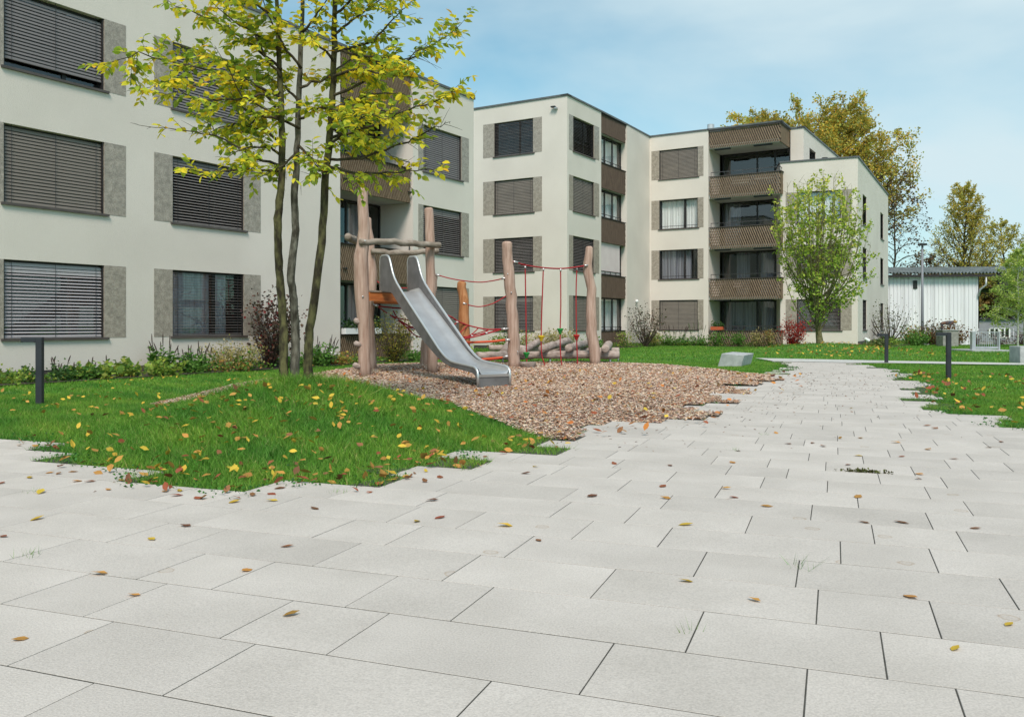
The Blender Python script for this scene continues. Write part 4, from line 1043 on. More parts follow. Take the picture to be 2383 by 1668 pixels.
r_ = rope([z4_(1050, 970, 23.0), z4_(1250, 965, 23.5), z4_(1430, 948, 23.8), z4_(1700, 938, 24.0), z4_(1920, 915, 24.1)], 0.034, 'rope_orange'); ferr(z4_(1905, 918, 24.05), z4_(1965, 912, 24.05), r_, 0.036)
r_ = rope([z4_(1045, 1138, 22.0), z4_(1150, 1150, 22.6), z4_(1400, 1175, 23.6), z4_(1620, 1158, 23.9), z4_(1890, 1132, 24.1)], 0.032, 'rope_orange'); ferr(z4_(1880, 1135, 24.05), z4_(1940, 1115, 24.0), r_, 0.036)
rope([z4_(1240, 1180, 23.0), z4_(1500, 1178, 23.8), z4_(1750, 1160, 24.0), z4_(1890, 1136, 24.1)], 0.02, 'rope')
# top rope between the two outer posts with four hanging ropes
top = rope([z5(355, 325, 24.1), z5(480, 362, 24.6), z5(680, 392, 25.1), z5(875, 402, 25.6), z5(1050, 385, 26.0), z5(1165, 365, 26.2)], 0.022)
ferr(z5(355, 325, 24.1), z5(400, 335, 24.2), top, 0.03); ferr(z5(1135, 370, 26.1), z5(1170, 364, 26.15), top, 0.028)
def step_disc(parent, c, m):
    mb = MB(); c = Vector(c)
    prof = [(-0.135, 0.03), (-0.13, 0.055), (-0.07, 0.07), (-0.055, 0.09), (-0.02, 0.095), (-0.005, 0.12), (0.055, 0.145), (0.075, 0.14), (0.08, 0.04)]
    mb.tube([c + Vector((0, 0, h * 0.8)) for h, _ in prof], [w * 0.68 for _, w in prof], 18); o = mb.obj('step_disc', M[m], parent, smooth=True, auto=40); return o
for pts, (cx2, cy2), m_ in (([(483, 372), (490, 800), (497, 1300), (501, 1462)], (497, 1345), 'green_p'), ([(683, 395), (672, 700), (660, 1100), (663, 1330), (688, 1430), (706, 1510)], (660, 1160), 'yellow_p'),
                            ([(873, 402), (875, 800), (868, 1080), (872, 1330), (890, 1498)], (868, 1082), 'green_p'), ([(1052, 388), (1043, 700), (1048, 1140), (1055, 1330), (1060, 1470)], (1048, 1150), 'red_p')):
    Y0 = 24.6 + (pts[0][0] - 483) / 570 * 1.45
    h_ = rope([z5(x, y, Y0) for x, y in pts], 0.0185, name='hanging_rope'); step_disc(h_, z5(cx2, cy2, Y0), m_)
    ferr(z5(pts[0][0], pts[0][1] + 2, Y0 - 0.01), z5(pts[0][0], pts[0][1] + 30, Y0 - 0.01), h_, 0.028)

# small wooden step sunk in the chips
c = z5(512, 1500, 24.0); c.z = 0
mb = MB(); mb.tube([(c.x, 23.9, -0.06), (c.x, 23.9, 0.02), (c.x, 23.9, 0.12), (c.x, 23.9, 0.16)], [0.12, 0.19, 0.235, 0.235], 22)
tag(mb.obj('stepping_stump', M['log'], smooth=True, auto=40), 'grey wooden stump sunk in the chips under the hanging rope with the low green disc', 'stump')

# log balance bridge behind the frame
LG = empty('log_bridge', (2.0, 27.0, 0), 'balance bridge of grey logs stacked crosswise, behind the climbing frame on the chip edge', 'balance beam')
zl = lambda x, y, Y: at(1100 + x * 0.2004, 680 + y * 0.2004, Y)
def log(a, b, r0, r1, seed):
    r_ = random.Random(seed); A, B = Vector(a), Vector(b); out, rr = [], []; d = (B - A).normalized()
    for k in range(11):
        t = k / 10; q = A.lerp(B, t); out.append(q + Vector((0, r_.gauss(0, 0.008), r_.gauss(0, 0.01)))); rr.append((r0 + (r1 - r0) * t) * (1 + r_.gauss(0, 0.025)))
    out = [out[0] - d * 0.035, out[0] - d * 0.012] + out + [out[-1] + d * 0.012, out[-1] + d * 0.035]; rr = [rr[0] * 0.72, rr[0] * 0.93] + rr + [rr[-1] * 0.93, rr[-1] * 0.72]
    mb = MB(); mb.tube(out, rr, 14); mb.obj('log', M['log'], LG, smooth=True)
log(zl(300, 730, 26.7), zl(1690, 725, 26.7), 0.11, 0.135, 1); log(zl(45, 738, 25.9), zl(390, 728, 26.3), 0.12, 0.12, 2); log(zl(265, 745, 26.6), zl(700, 740, 26.9), 0.11, 0.10, 8)
log(zl(200, 648, 28.5), zl(620, 648, 28.5), 0.105, 0.105, 3); log(zl(640, 668, 28.5), zl(1690, 680, 28.5), 0.11, 0.11, 4)
for (x0, y0, x1, y1, r, sd) in ((365, 680, 470, 555, 0.13, 5), (572, 690, 768, 572, 0.115, 6), (805, 658, 1105, 565, 0.125, 7), (1112, 650, 1325, 592, 0.115, 9), (1540, 655, 1582, 603, 0.13, 10)):
    log(zl(x0, y0, 26.35), zl(x1, y1, 28.7), r, r * 1.02, sd)
for x, y, Y in ((350, 780, 26.5), (1597, 780, 26.7), (1690, 740, 28.5), (260, 720, 28.5), (900, 780, 26.7)):
    t_ = zl(x, y, Y); mb = MB(); mb.tube([(t_.x, Y, -0.05), (t_.x, Y, 0.2)], 0.03, 8); mb.obj('leg', M['galv'], LG, smooth=True)

# ------------------------------------------------------------------ concrete seat, bollard lamps, fixtures
mb = MB()
top_, bot_ = [(6.11, 25.06, 0.365), (6.77, 25.06, 0.31), (7.47, 26.57, 0.32), (6.81, 26.57, 0.365)], [(6.01, 25.15), (6.69, 25.12), (7.38, 26.6), (6.70, 26.6)]
mb.hexa([(*p, -0.03) for p in bot_] + list(top_)); o = mb.obj('seat_block', M['concrete'])
bv = o.modifiers.new('bevel', 'BEVEL'); bv.width = 0.012; bv.segments = 2
tag(o, 'slanted grey concrete seat block on the lawn at the paving edge', 'seat block')

def bollard(loc, h, label, rot=0.0):
    r = empty('bollard_lamp', loc, label, 'bollard lamp', 'dark bollard lamps along the paving'); r.rotation_euler.z = rot
    L = Vector(loc)
    def part(nm, bx):
        mb = MB(); mb.box(*bx); o = mb.obj(nm, M['lamp']); o.parent = r; bv = o.modifiers.new('b', 'BEVEL'); bv.width = 0.004; bv.segments = 2; return o
    part('post', (-0.048, 0.048, -0.04, 0.04, -0.05, h)); part('lamp_arm', (-0.275, -0.049, -0.04, 0.04, h - 0.075, h))
    mb = MB(); mb.box(-0.26, -0.08, -0.03, 0.03, h - 0.081, h - 0.0755); o = mb.obj('diffuser', M['white_cloth']); o.parent = r
    return r
bollard((-7.30, 13.3, 0), 1.015, 'dark bollard lamp on the lawn in front of the left building')
bollard((9.93, 19.57, 0), 1.03, 'taller looking dark bollard lamp with leaves in the grass round it, before the sculpture')
bollard((11.75, 27.0, 0), 0.92, 'dark bollard lamp beside the thin garden path, near the corner of the right building')

def spot(loc, d, label):
    r = empty('floodlight', loc, label, 'floodlight'); L = Vector(loc); d = Vector(d).normalized()
    mb = MB(); mb.tube([(L.x, L.y, L.z - 0.3), (L.x, L.y, L.z)], 0.018, 8); mb.obj('stem', M['galv'], r, smooth=True)
    mb = MB(); mb.tube([L - d * 0.12, L + d * 0.14], [0.075, 0.085], 14); mb.obj('lamp_head', M['white_paint'], r, smooth=True, auto=40)
p = b1p(5.45, 0.45); spot((p[0], p[1], 0.30), (0.6, -0.5, -0.45), 'small white garden floodlight at the wall corner behind the tree trunks')
p = C4 + D4S * 0.3 + D4F * 0.4; spot((p[0], p[1], 0.40), (0.8, -0.1, -0.45), 'small white garden floodlight at the foot of the right building')
p = Vector(g2.P(6.42, 0.0, 11.62)); r = empty('security_light', p, 'small wall light under the roof edge of the middle building', 'wall light')
mb = MB(); mb.sbox(g2, 6.38, 6.5, 0.002, 0.16, 11.55, 11.63); mb.obj('bracket', M['galv'], r); mb = MB(); mb.sbox(g2, 6.2, 6.42, 0.05, 0.2, 11.631, 11.69); mb.obj('lamp_head', M['black'], r)
p = Vector(gs2.P(1.35, 0, 2.5)); mb = MB(); mb.tube([p + Vector((0.002, 0, 0)), p + Vector((0.08, -0.05, 0)), p + Vector((0.13, -0.08, 0))], [0.09, 0.1, 0.05], 14)
tag(mb.obj('wall_lamp', M['white_paint'], smooth=True), 'round white wall lamp on the plain wall of the middle building', 'wall lamp')

# ------------------------------------------------------------------ shed, low grey building, lamp mast, sculpture, railing
SH = empty('storage_shed', (27, 62, -0.3), 'white corrugated shed with dark corrugated roof behind the right building', 'shed')
XS0, XS1, YSH = 22.0, 33.45, 62.0
SH_P = [(x, 0) for x in ()]
gsh = Seg((XS0, 62.6), (XS1, 61.6))
def corr(g, s0, s1, z0, z1, pitch, dep, name, m, par, o0=0.0, slope=None):
    mb = MB(); n = int((s1 - s0) / pitch); prof = [(0, 0), (0.30, 0), (0.42, dep), (0.88, dep)]; vs = []
    for k in range(n):
        for a, o in prof: vs.append((s0 + (k + a) * pitch, o))
    vv = []
    for s, o in vs: vv += [g.P(s, o0 + o, z0), g.P(s, o0 + o, z1)]
    mb.add(vv, [(2 * i, 2 * i + 2, 2 * i + 3, 2 * i + 1) for i in range(len(vs) - 1)]); return mb.obj(name, m, par)
# sheets of the wall: one cladding panel per metre
s = 0.0
while s < gsh.L - 0.05:
    e = min(s + 1.04, gsh.L); corr(gsh, s, e + 0.02, -0.6, 4.6, 0.26, 0.045, 'cladding_panel', M['shed_white'], SH, 0.0 if int(s / 1.04) % 2 else 0.004); s += 1.04
mb = MB(); ga = Seg((XS1, 61.6), (XS1 + 0.5, 68)); wall(mb, ga, -0.6, 4.6); mb.sbox(gsh, 0, gsh.L, -6, -0.2, -0.6, 4.3); mb.obj('wall', M['shed_dark'], SH)
mb = MB(); gr = Seg((XS0 - 1, 62.7), (47, 60.3))
def roofsheet(s0, s1, o0, o1, z0, z1):
    m2 = MB(); pitch = 0.235; n = int((s1 - s0) / pitch * 4); vv = []
    for k in range(n + 1):
        s_ = s0 + k * pitch / 4; b_ = 0.085 * math.sin(k * math.pi / 2); vv += [gr.P(s_, o0, z0 + b_), gr.P(s_, o1, z1 + b_)]
    m2.add(vv, [(2 * i, 2 * i + 2, 2 * i + 3, 2 * i + 1) for i in range(n)]); m2.obj('roof_sheet', M['shed_roof'], SH)
s = 0.0
SPL = 13.9
while s < gr.L - 0.3:
    e = s + 0.94; f_ = s > SPL - 0.6
    roofsheet(s, e + 0.05, 0.10 if f_ else 0.55, -4.2, (5.02 if f_ else 4.86) + 0.004 * (int(s) % 2), 5.52 + 0.004 * (int(s) % 2)); s = e
mb = MB(); mb.sbox(gr, 0.2, SPL, 0.42, 0.50, 4.58, 4.74); mb.obj('gutter', M['shed_dark'], SH)
mb = MB(); mb.sbox(gr, SPL - 0.1, 26, -0.3, -0.1, 3.75, 4.95); mb.sbox(gr, SPL - 0.1, 26, -8, -0.31, 3.75, 3.85); mb.obj('fascia', M['shed_dark'], SH)
mb = MB(); gp_ = Vector(gsh.P(gsh.L - 0.1, 0.30, 4.5)); mb.tube([gp_ + Vector((0.35, -0.2, 0.05)), gp_ + Vector((0.35, -0.2, -0.5)), gp_ + Vector((0.05, 0.0, -0.8)), gp_ + Vector((0.0, 0.1, -1.3))], 0.07, 8); mb.obj('downpipe', M['galv'], SH, smooth=True)
mb = MB(); mb.sbox(gsh, 6.9, 7.2, 0.05, 0.08, 3.75, 4.35); mb.obj('vent_opening', M['black'], SH)
for s_ in (20, 25.5):
    q = gr.P(s_, -0.6, 0); mb = MB(); mb.box(q[0] - 0.13, q[0] + 0.13, q[1] - 0.13, q[1] + 0.13, -0.8, 3.75); mb.obj('post', M['shed_dark'], SH)

LH = empty('grey_hut', (50, 85, -0.7), 'low grey clad hut with a white four-pane window beyond the shed', 'hut')
gh = Seg((45.2, 85), (58, 84)); 
kx = lambda px: (px - CXP) / FPX * 85
mb = MB(); ws = [(kx(2040 + 1612 * .1618) - 45.2), (kx(2040 + 1888 * .1618) - 45.2)]
hz_ = lambda py: CAM_H - (600 + py * .1618 - HZP) * 85 / FPX
wall(mb, gh, -0.5, hz_(885), [(ws[0], ws[1], hz_(1140), hz_(1012))], depth=0.1); gh2 = Seg((44.0, 90), (45.2, 85)); wall(mb, gh2, -0.8, hz_(885)); mb.obj('wall', [M['grey_board'], M['room']], LH)
mb = MB(); mb.sbox(gh, -0.3, gh.L, -6, 0.25, hz_(885) + 0.002, hz_(865)); mb.obj('roof', M['shed_dark'], LH)
mb = MB(); mb.sbox(gh, 0, gh.L, -0.3, 0.02, -0.9, -0.5); mb.obj('plinth', M['concrete_dark'], LH)
fr = MB(); a, b, c, d = ws[0], ws[1], hz_(1140), hz_(1012)
fr.sbox(gh, a - 0.02, b + 0.02, 0.01, 0.06, c - 0.1, c + 0.05); fr.sbox(gh, a - 0.02, b + 0.02, 0.01, 0.05, d - 0.05, d + 0.02)
for k in range(5): t = a + (b - a) * k / 4; w_ = 0.16 if k == 2 else 0.07; fr.sbox(gh, t - w_, t + w_, 0.012, 0.048, c + 0.05, d - 0.05)
fw = fr.obj('window', M['white_paint'], LH); pn = MB(); pn.sbox(gh, a, b, -0.06, -0.05, c, d); pn.obj('pane', M['glass'], fw)

LM = empty('lamp_mast', (24.8, 52, 0), 'tall thin grey lamp mast in front of the white shed', 'street lamp')
mb = MB(); mb.tube([(24.8, 52, -0.3), (24.8, 52, 2.0), (24.8, 52, 6.0)], [0.10, 0.085, 0.055], 12); mb.obj('pole', M['mast'], LM, smooth=True)
mb = MB(); mb.box(24.62, 25.0, 51.8, 52.2, 5.96, 6.08); mb.obj('lamp_head', M['black'], LM)

PD = empty('plinth_block', (24.3, 48, -0.1), 'square concrete plinth carrying the small sculpture', 'plinth')
mb = MB(); mb.box(23.85, 24.72, 47.6, 48.4, -0.3, 0.86); o = mb.obj('block', M['concrete_dark'], PD); bv = o.modifiers.new('b', 'BEVEL'); bv.width = 0.015
mb = MB(); mb.box(23.80, 24.77, 47.55, 48.45, 0.862, 0.90); mb.obj('cap_slab', M['concrete'], PD)
SCU = empty('sculpture', (24.2, 48, 0.9), 'small painted sculpture of a bent-over figure on the concrete plinth', 'sculpture')
zs = lambda x, y, dY=0.0: at(2040 + x * 0.1618, 600 + y * 0.1618, 47.9 + dY)
def skin(name, pts, edges, rad, m, parent):
    L = wloc(parent); me = bpy.data.meshes.new(name); me.from_pydata([tuple(Vector(p) - L) for p in pts], edges, [])
    o = bpy.data.objects.new(name, me); COL.objects.link(o); o.parent = parent
    sk = o.modifiers.new('skin', 'SKIN'); sk.use_smooth_shade = True
    for v, r in zip(me.skin_vertices[0].data, rad): v.radius = (r, r)
    me.skin_vertices[0].data[0].use_root = True
    sb = o.modifiers.new('sub', 'SUBSURF'); sb.levels = sb.render_levels = 2
    me.materials.append(m); return o
M['paint_fig'] = noise_mat('painted_bronze', (0.03, 0.04, 0.06), (0.16, 0.07, 0.04), 9, 3, 0.6, 0.2, 30, lo=0.42, hi=0.58)
M['paint_head'] = noise_mat('painted_head', (0.30, 0.17, 0.06), (0.42, 0.28, 0.10), 12, 3, 0.6)
skin('body', [zs(965, 945), zs(1010, 935), zs(1060, 938), zs(1100, 925), zs(1122, 925), zs(938, 940, -0.07), zs(936, 990, -0.07), zs(935, 1040, -0.07), zs(940, 945, 0.09), zs(944, 990, 0.09), zs(945, 1042, 0.09),
              zs(1062, 965, -0.06), zs(1056, 1000, -0.05), zs(1055, 1038, -0.05), zs(1095, 955, 0.06), zs(1130, 972, 0.02), zs(915, 1044, -0.07), zs(925, 1044, 0.09)],
     [(0, 1), (1, 2), (2, 3), (3, 4), (0, 5), (5, 6), (6, 7), (0, 8), (8, 9), (9, 10), (2, 11), (11, 12), (12, 13), (2, 14), (14, 15), (7, 16), (10, 17)],
     [0.10, 0.12, 0.135, 0.09, 0.05, 0.075, 0.06, 0.045, 0.075, 0.06, 0.045, 0.05, 0.04, 0.035, 0.05, 0.035, 0.025, 0.025], M['paint_fig'], SCU)
mb = MB(); hc = zs(1128, 920); mb.tube([hc - Vector((0.10, 0, 0.02)), hc - Vector((0.07, 0, 0.0)), hc, hc + Vector((0.07, 0, -0.02)), hc + Vector((0.10, 0, -0.04))], [0.03, 0.075, 0.09, 0.07, 0.03], 12); mb.obj('head', M['paint_head'], SCU, smooth=True)

RL = empty('metal_railing', (21.8, 39.7, 0.02), 'galvanised railing with two posts on a pale concrete pad in the lawn', 'railing')
pxr = lambda x: (2040 + x * 0.1618 - CXP) / FPX * 39.7
zr = lambda y, Y=39.7: CAM_H - (600 + y * 0.1618 - HZP) * Y / FPX
mb = MB(); mb.box(pxr(1165), pxr(1760), 38.4, 40.6, -0.1, 0.05); mb.obj('concrete_pad', M['concrete'], RL)
mb = MB(); mb.box(pxr(1293), pxr(1340), 39.2, 39.4, 0.051, zr(1062)); mb.obj('post', M['galv'], RL)
mb = MB(); mb.box(pxr(1686), pxr(1706), 39.3, 39.42, 0.051, zr(1062)); mb.obj('post', M['galv'], RL)
mb = MB(); mb.box(pxr(1341), pxr(1685), 39.32, 39.40, 0.10, 0.19); mb.obj('bottom_beam', M['galv'], RL)
mb = MB(); mb.box(pxr(1341), pxr(1685), 39.34, 39.37, zr(1062) - 0.03, zr(1062)); mb.obj('top_wire', M['galv'], RL)
for k in range(11):
    x = pxr(1365) + (pxr(1670) - pxr(1365)) * k / 10; mb = MB(); mb.box(x - 0.009, x + 0.009, 39.34, 39.36, 0.191, zr(1062) - 0.031); mb.obj('bar', M['galv'], RL)

FN = empty('wire_fence', (28, 55, -0.1), 'thin wire mesh fence in front of the white shed', 'fence')
gfn = Seg((21.5, 56), (34, 54.5))
for k in range(7):
    p = gfn.P(k * gfn.L / 6, 0, 0); mb = MB(); mb.tube([(p[0], p[1], -0.6), (p[0], p[1], 0.95)], 0.025, 6); mb.obj('post', M['galv'], FN, smooth=True)
mb = MB()
for k in range(int(gfn.L / 0.2)): mb.sbox(gfn, k * 0.2, k * 0.2 + 0.007, -0.004, 0.004, -0.5, 0.92)
for k in range(8): mb.sbox(gfn, 0, gfn.L, 0.005, 0.012, -0.4 + 0.19 * k, -0.393 + 0.19 * k)
o = mb.obj('wire_mesh', M['galv'], FN); o['kind'] = 'stuff'

mb = MB(); p = at(2366, 802, 27.5); mb.box(15.95, 16.5, 27.0, 27.6, -0.05, 0.52); o = mb.obj('seat_block', M['concrete']); bv = o.modifiers.new('b', 'BEVEL'); bv.width = 0.012
tag(o, 'pale upright concrete block beside the garden path near the birches', 'seat block')

# planters on balconies
def planter(g, s0, s1, o0, z, m, label, leafc, n=160):
    r = empty('flower_box', g.P((s0 + s1) / 2, o0, z), label, 'flower box')
    mb = MB(); mb.sbox(g, s0, s1, o0, o0 + 0.2, z + 0.002, z + 0.19); mb.obj('box', M[m], r)
    P = np.array([g.P(rng.uniform(s0, s1), o0 + rng.uniform(0, 0.2), 0) for _ in range(n)]); P[:, 2] = z + 0.2 + np.abs(rng.normal(0, 0.13, n))
    D = rng.normal(0, 1, (n, 3)); V, F, C = scatter(LEAF4, P, D, rng.uniform(0, 6, n), rng.uniform(0.07, 0.13, n), pick(leafc, n)); np_mesh('foliage', V, F, M['leaf'], C, parent=r)
planter(gBal, 0.15, 1.9, -0.10, 0.90, 'white_paint', 'white flower box with dark green plants on the ground balcony behind the slide tower', [(0.03, 0.07, 0.025), (0.05, 0.11, 0.03)], 260)
planter(glf, 0.15, 0.85, -0.12, 0.885, 'terracotta', 'orange flower box with green plants on the ground lattice balcony', [(0.05, 0.12, 0.03), (0.09, 0.16, 0.04)], 110)

# ------------------------------------------------------------------ lawn
GREENS = [(0.105, 0.255, 0.026), (0.14, 0.31, 0.036), (0.08, 0.205, 0.02), (0.20, 0.335, 0.055), (0.33, 0.34, 0.11)]
GW = [4, 4, 3, 2.0, 0.6]
def blades(P, h, w, lean=0.45, cols=GREENS, cw=GW, bent=False):
    n = len(P); z = height(P) - 0.035
    az = rng.uniform(0, 2 * math.pi, n); a2 = rng.uniform(0, 2 * math.pi, n); l = np.abs(rng.normal(0, lean, n)) * h
    b = np.column_stack([np.cos(az), np.sin(az), np.zeros(n)]) * (w / 2)[:, None]
    B = np.column_stack([P, z]); tip = B + np.column_stack([np.cos(a2) * l, np.sin(a2) * l, h])
    V = np.stack([B - b, B + b, tip], 1).reshape(-1, 3)
    q = np.sin(P[:, 0] * 1.9 + 2 * np.sin(P[:, 1] * 0.8)) * np.sin(P[:, 1] * 2.3 + 1.2 * np.sin(P[:, 0] * 1.1)) + 0.5 * np.sin(P[:, 0] * 6.1 + P[:, 1] * 4.7)
    C = pick(cols, n, 0.18, cw) * (1 + 0.16 * q)[:, None] * np.column_stack([1 + 0.18 * q, np.ones(n), np.ones(n)])
    return V, np.arange(3 * n).reshape(-1, 3), np.repeat(np.clip(C, 0.004, 1), 3, axis=0)
def lawn(n, x0, x1, y0, y1):
    P = sample(n, x0, x1, y0, y1); P = P[in_view(P, 0.64)]
    P = P[~on_slab(P, 0.0)]; P = P[~in_beds(P)]; P = P[~in_house(P)]; P = P[~inside(P, PATHP)]
    c = inside(P, CH); dC = dist(P, CH)
    return P[~c | (rng.random(len(P)) < 0.5 * np.exp(-dC / 0.10))]
VV, FF, CC = [], [], []
def addb(t):
    n = sum(len(v) for v in VV); VV.append(t[0]); FF.append(t[1] + n); CC.append(t[2])
P = lawn(520000, -9.5, 9, 5.8, 15); k = len(P)
patch = 0.75 + 0.5 * (0.5 + 0.5 * np.sin(P[:, 0] * 2.3 + 1.3 * np.sin(P[:, 1] * 1.9)) * np.cos(P[:, 1] * 1.7))
mown = ss(P[:, 1], 12.0, 13.5)
addb(blades(P, rng.uniform(0.03, 0.062, k) * patch * (1 - 0.25 * mown) + 0.028, rng.uniform(0.006, 0.012, k), 0.85))
P = lawn(330000, -16, 19, 15, 28); k = len(P); addb(blades(P, rng.uniform(0.045, 0.07, k), rng.uniform(0.010, 0.018, k), 0.8))
P = lawn(220000, -16, 34, 28, 62); k = len(P); addb(blades(P, rng.uniform(0.055, 0.09, k), rng.uniform(0.018, 0.034, k)))
P = np.column_stack([rng.normal(-2.8, 0.75, 9000), rng.normal(11.35, 0.32, 9000)]); P = P[~inside(P, CH)]
q = np.sin(P[:, 0] * 9 + 1) * np.sin(P[:, 1] * 11); P = P[q > 0.05]; k = len(P); addb(blades(P, rng.uniform(0.08, 0.19, k), rng.uniform(0.006, 0.011, k), 0.9))
P = sample(26000, -8, 9, 6, 15); q = np.sin(P[:, 0] * 5.1 + 3 * np.sin(P[:, 1] * 1.3)) * np.sin(P[:, 1] * 4.7); P = P[(q > 0.62) & in_view(P, 0.64) & ~on_slab(P) & ~inside(P, CH)]; k = len(P)
addb(blades(P, rng.uniform(0.07, 0.13, k), rng.uniform(0.006, 0.011, k), 0.9))
# clover and broader weeds creeping over the edges of the slabs
P = sample(90000, -8, 13, 6, 26); P = P[in_view(P, 0.64) & ~on_slab(P, 0.0) & ~inside(P, CH)]; dP = dist(P, PV)
pn_ = 0.5 + 0.5 * np.sin(P[:, 0] * 3.1 + 2) * np.sin(P[:, 1] * 2.7)
P = P[rng.random(len(P)) < np.exp(-dP / 0.22) * pn_]; k = len(P)
D = rng.normal(0, 1, (k, 3)); D[:, 2] = np.abs(D[:, 2]) * 0.4
P2 = sample(160000, -8, 13, 6, 24); P2 = P2[in_view(P2, 0.64) & on_slab(P2)]; d2 = dist(P2, PV); cl2 = dist(P2, CH)
n2 = 0.5 + 0.35 * np.sin(P2[:, 0] * 4.3 + 1) * np.sin(P2[:, 1] * 3.9) + 0.25 * np.sin(P2[:, 0] * 11 + P2[:, 1] * 7)
P2 = P2[(d2 < 0.34 * n2 * n2 + 0.02) & (cl2 > 1.1) & (rng.random(len(P2)) < 0.75)]
P = np.vstack([P, P2]); k = len(P); D = rng.normal(0, 1, (k, 3)); D[:, 2] = np.abs(D[:, 2]) * 0.4
n0 = sum(len(v) for v in VV)
V, F, C = scatter(LEAF4, np.column_stack([P, np.where(on_slab(P), 0.012, height(P)) + rng.uniform(-0.01, 0.04, k)]), D, rng.uniform(0, 6.28, k), rng.uniform(0.018, 0.038, k), pick([(0.04, 0.15, 0.02), (0.06, 0.19, 0.03), (0.03, 0.11, 0.02)], k))
VV.append(V); CC.append(C); FF.append(F + n0)
o = np_mesh('grass', np.vstack(VV), np.vstack(FF), M['grass'], np.vstack(CC)); tag(o, kind='stuff')

# tufts growing out of the joints
def tuft(x, y, n, h, label):
    a = rng.uniform(0, 6.28, n); P = np.column_stack([x + rng.normal(0, 0.03, n), y + rng.normal(0, 0.03, n)])
    V, F, C = blades(P, rng.uniform(0.4, 1.0, n) * h + 0.03, rng.uniform(0.003, 0.006, n), 0.7)
    V[:, 2] += 0.0
    tag(np_mesh('grass_tuft', V, F, M['grass'], C), label, 'grass tuft', 'grass tufts in the paving joints')
for px_, py_, n_, h_, lb in ((1858, 1320, 16, 0.10, 'grass tuft in an open joint on the right of the paving'), (60, 1295, 26, 0.06, 'flat grass tuft in a joint at the left frame edge'),
                             (310, 1107, 40, 0.07, 'grass tuft beside the mound corner on the left'), (420, 1110, 40, 0.06, 'grass tuft between the mound corners'), (1085, 1093, 30, 0.06, 'grass tuft in front of the chips and the mound end'),
                             (787, 1146, 22, 0.05, 'short grass tuft on the slab before the mound'), (1600, 1470, 10, 0.07, 'single blades of grass in a joint'), (75, 1145, 22, 0.05, 'small grass tuft at the left on the slabs'),
                             (1712, 1048, 26, 0.05, 'grass tuft in the middle of the paving'), (1782, 1012, 22, 0.05, 'dark grass tuft farther up the paving')):
    x_, y_ = gp(px_, py_); tuft(x_, y_, n_, h_, lb)
# strip of moss in one joint
x_, y_ = gp(2012, 1099); n = 260
P = np.array([(x_, y_)]) + rng.normal(0, 1, (n, 1)) * 0.085 * VA + rng.normal(0, 0.012, (n, 1)) * UA
V, F, C = scatter(LEAF4, np.column_stack([P, rng.uniform(0.001, 0.02, n)]), rng.normal(0, 1, (n, 3)), rng.uniform(0, 6, n), rng.uniform(0.012, 0.03, n), pick([(0.10, 0.11, 0.03), (0.07, 0.06, 0.025), (0.12, 0.14, 0.04)], n))
tag(np_mesh('moss', V, F, M['litter'], C), kind='stuff')

# ------------------------------------------------------------------ fallen leaves
YEL, OCH, BRN, RED = (0.60, 0.40, 0.05), (0.48, 0.25, 0.06), (0.24, 0.11, 0.05), (0.30, 0.085, 0.04)
LMESH = []
def leafmesh(c, i):
    T, F = CURL; T = T.copy(); r = np.random.default_rng(i); T[:, 2] *= r.uniform(0.4, 2.0); T[:, 0] *= r.uniform(0.75, 1.15); T[1:, 2] += r.uniform(-0.02, 0.06)
    T[:, 1] -= 0.5
    me = bpy.data.meshes.new('fallen_leaf'); me.from_pydata([tuple(v) for v in T], [], [tuple(f) for f in F])
    cc_ = np.tile(pick([c], 1, 0.12, r=r), (6, 1)) * r.uniform(0.85, 1.12, (6, 1))
    ca = me.color_attributes.new('Col', 'FLOAT_COLOR', 'POINT'); ca.data.foreach_set('color', np.hstack([cc_, np.ones((6, 1))]).astype(np.float32).ravel())
    me.materials.append(M['litter']); return me
LSET = {n: [leafmesh(c, 10 * k + j) for j in range(7)] for k, (n, c) in enumerate((('yellow', YEL), ('ochre', OCH), ('brown', BRN), ('red-brown', RED)))}
def leaf(x, y, z, size, col, label, group, tilt=0.22):
    o = bpy.data.objects.new('fallen_leaf', rnd.choice(LSET[col])); COL.objects.link(o)
    o.location = (x, y, z); o.scale = (size, size, size * (0.5 if tilt < 0.1 else 1)); o.rotation_euler = (rnd.gauss(0, tilt), rnd.gauss(0, tilt), rnd.uniform(0, 6.28))
    tag(o, label, 'fallen leaf', group)
def zf(ox, oy, s): return lambda x, y: (ox + x * s, oy + y * s)
Z1, Z2, Z3 = zf(0, 1068, 800 / 2143), zf(800, 1068, 800 / 2143), zf(1583, 1068, 800 / 2143); Z4 = zf(1583, 780, 800 / 2296)
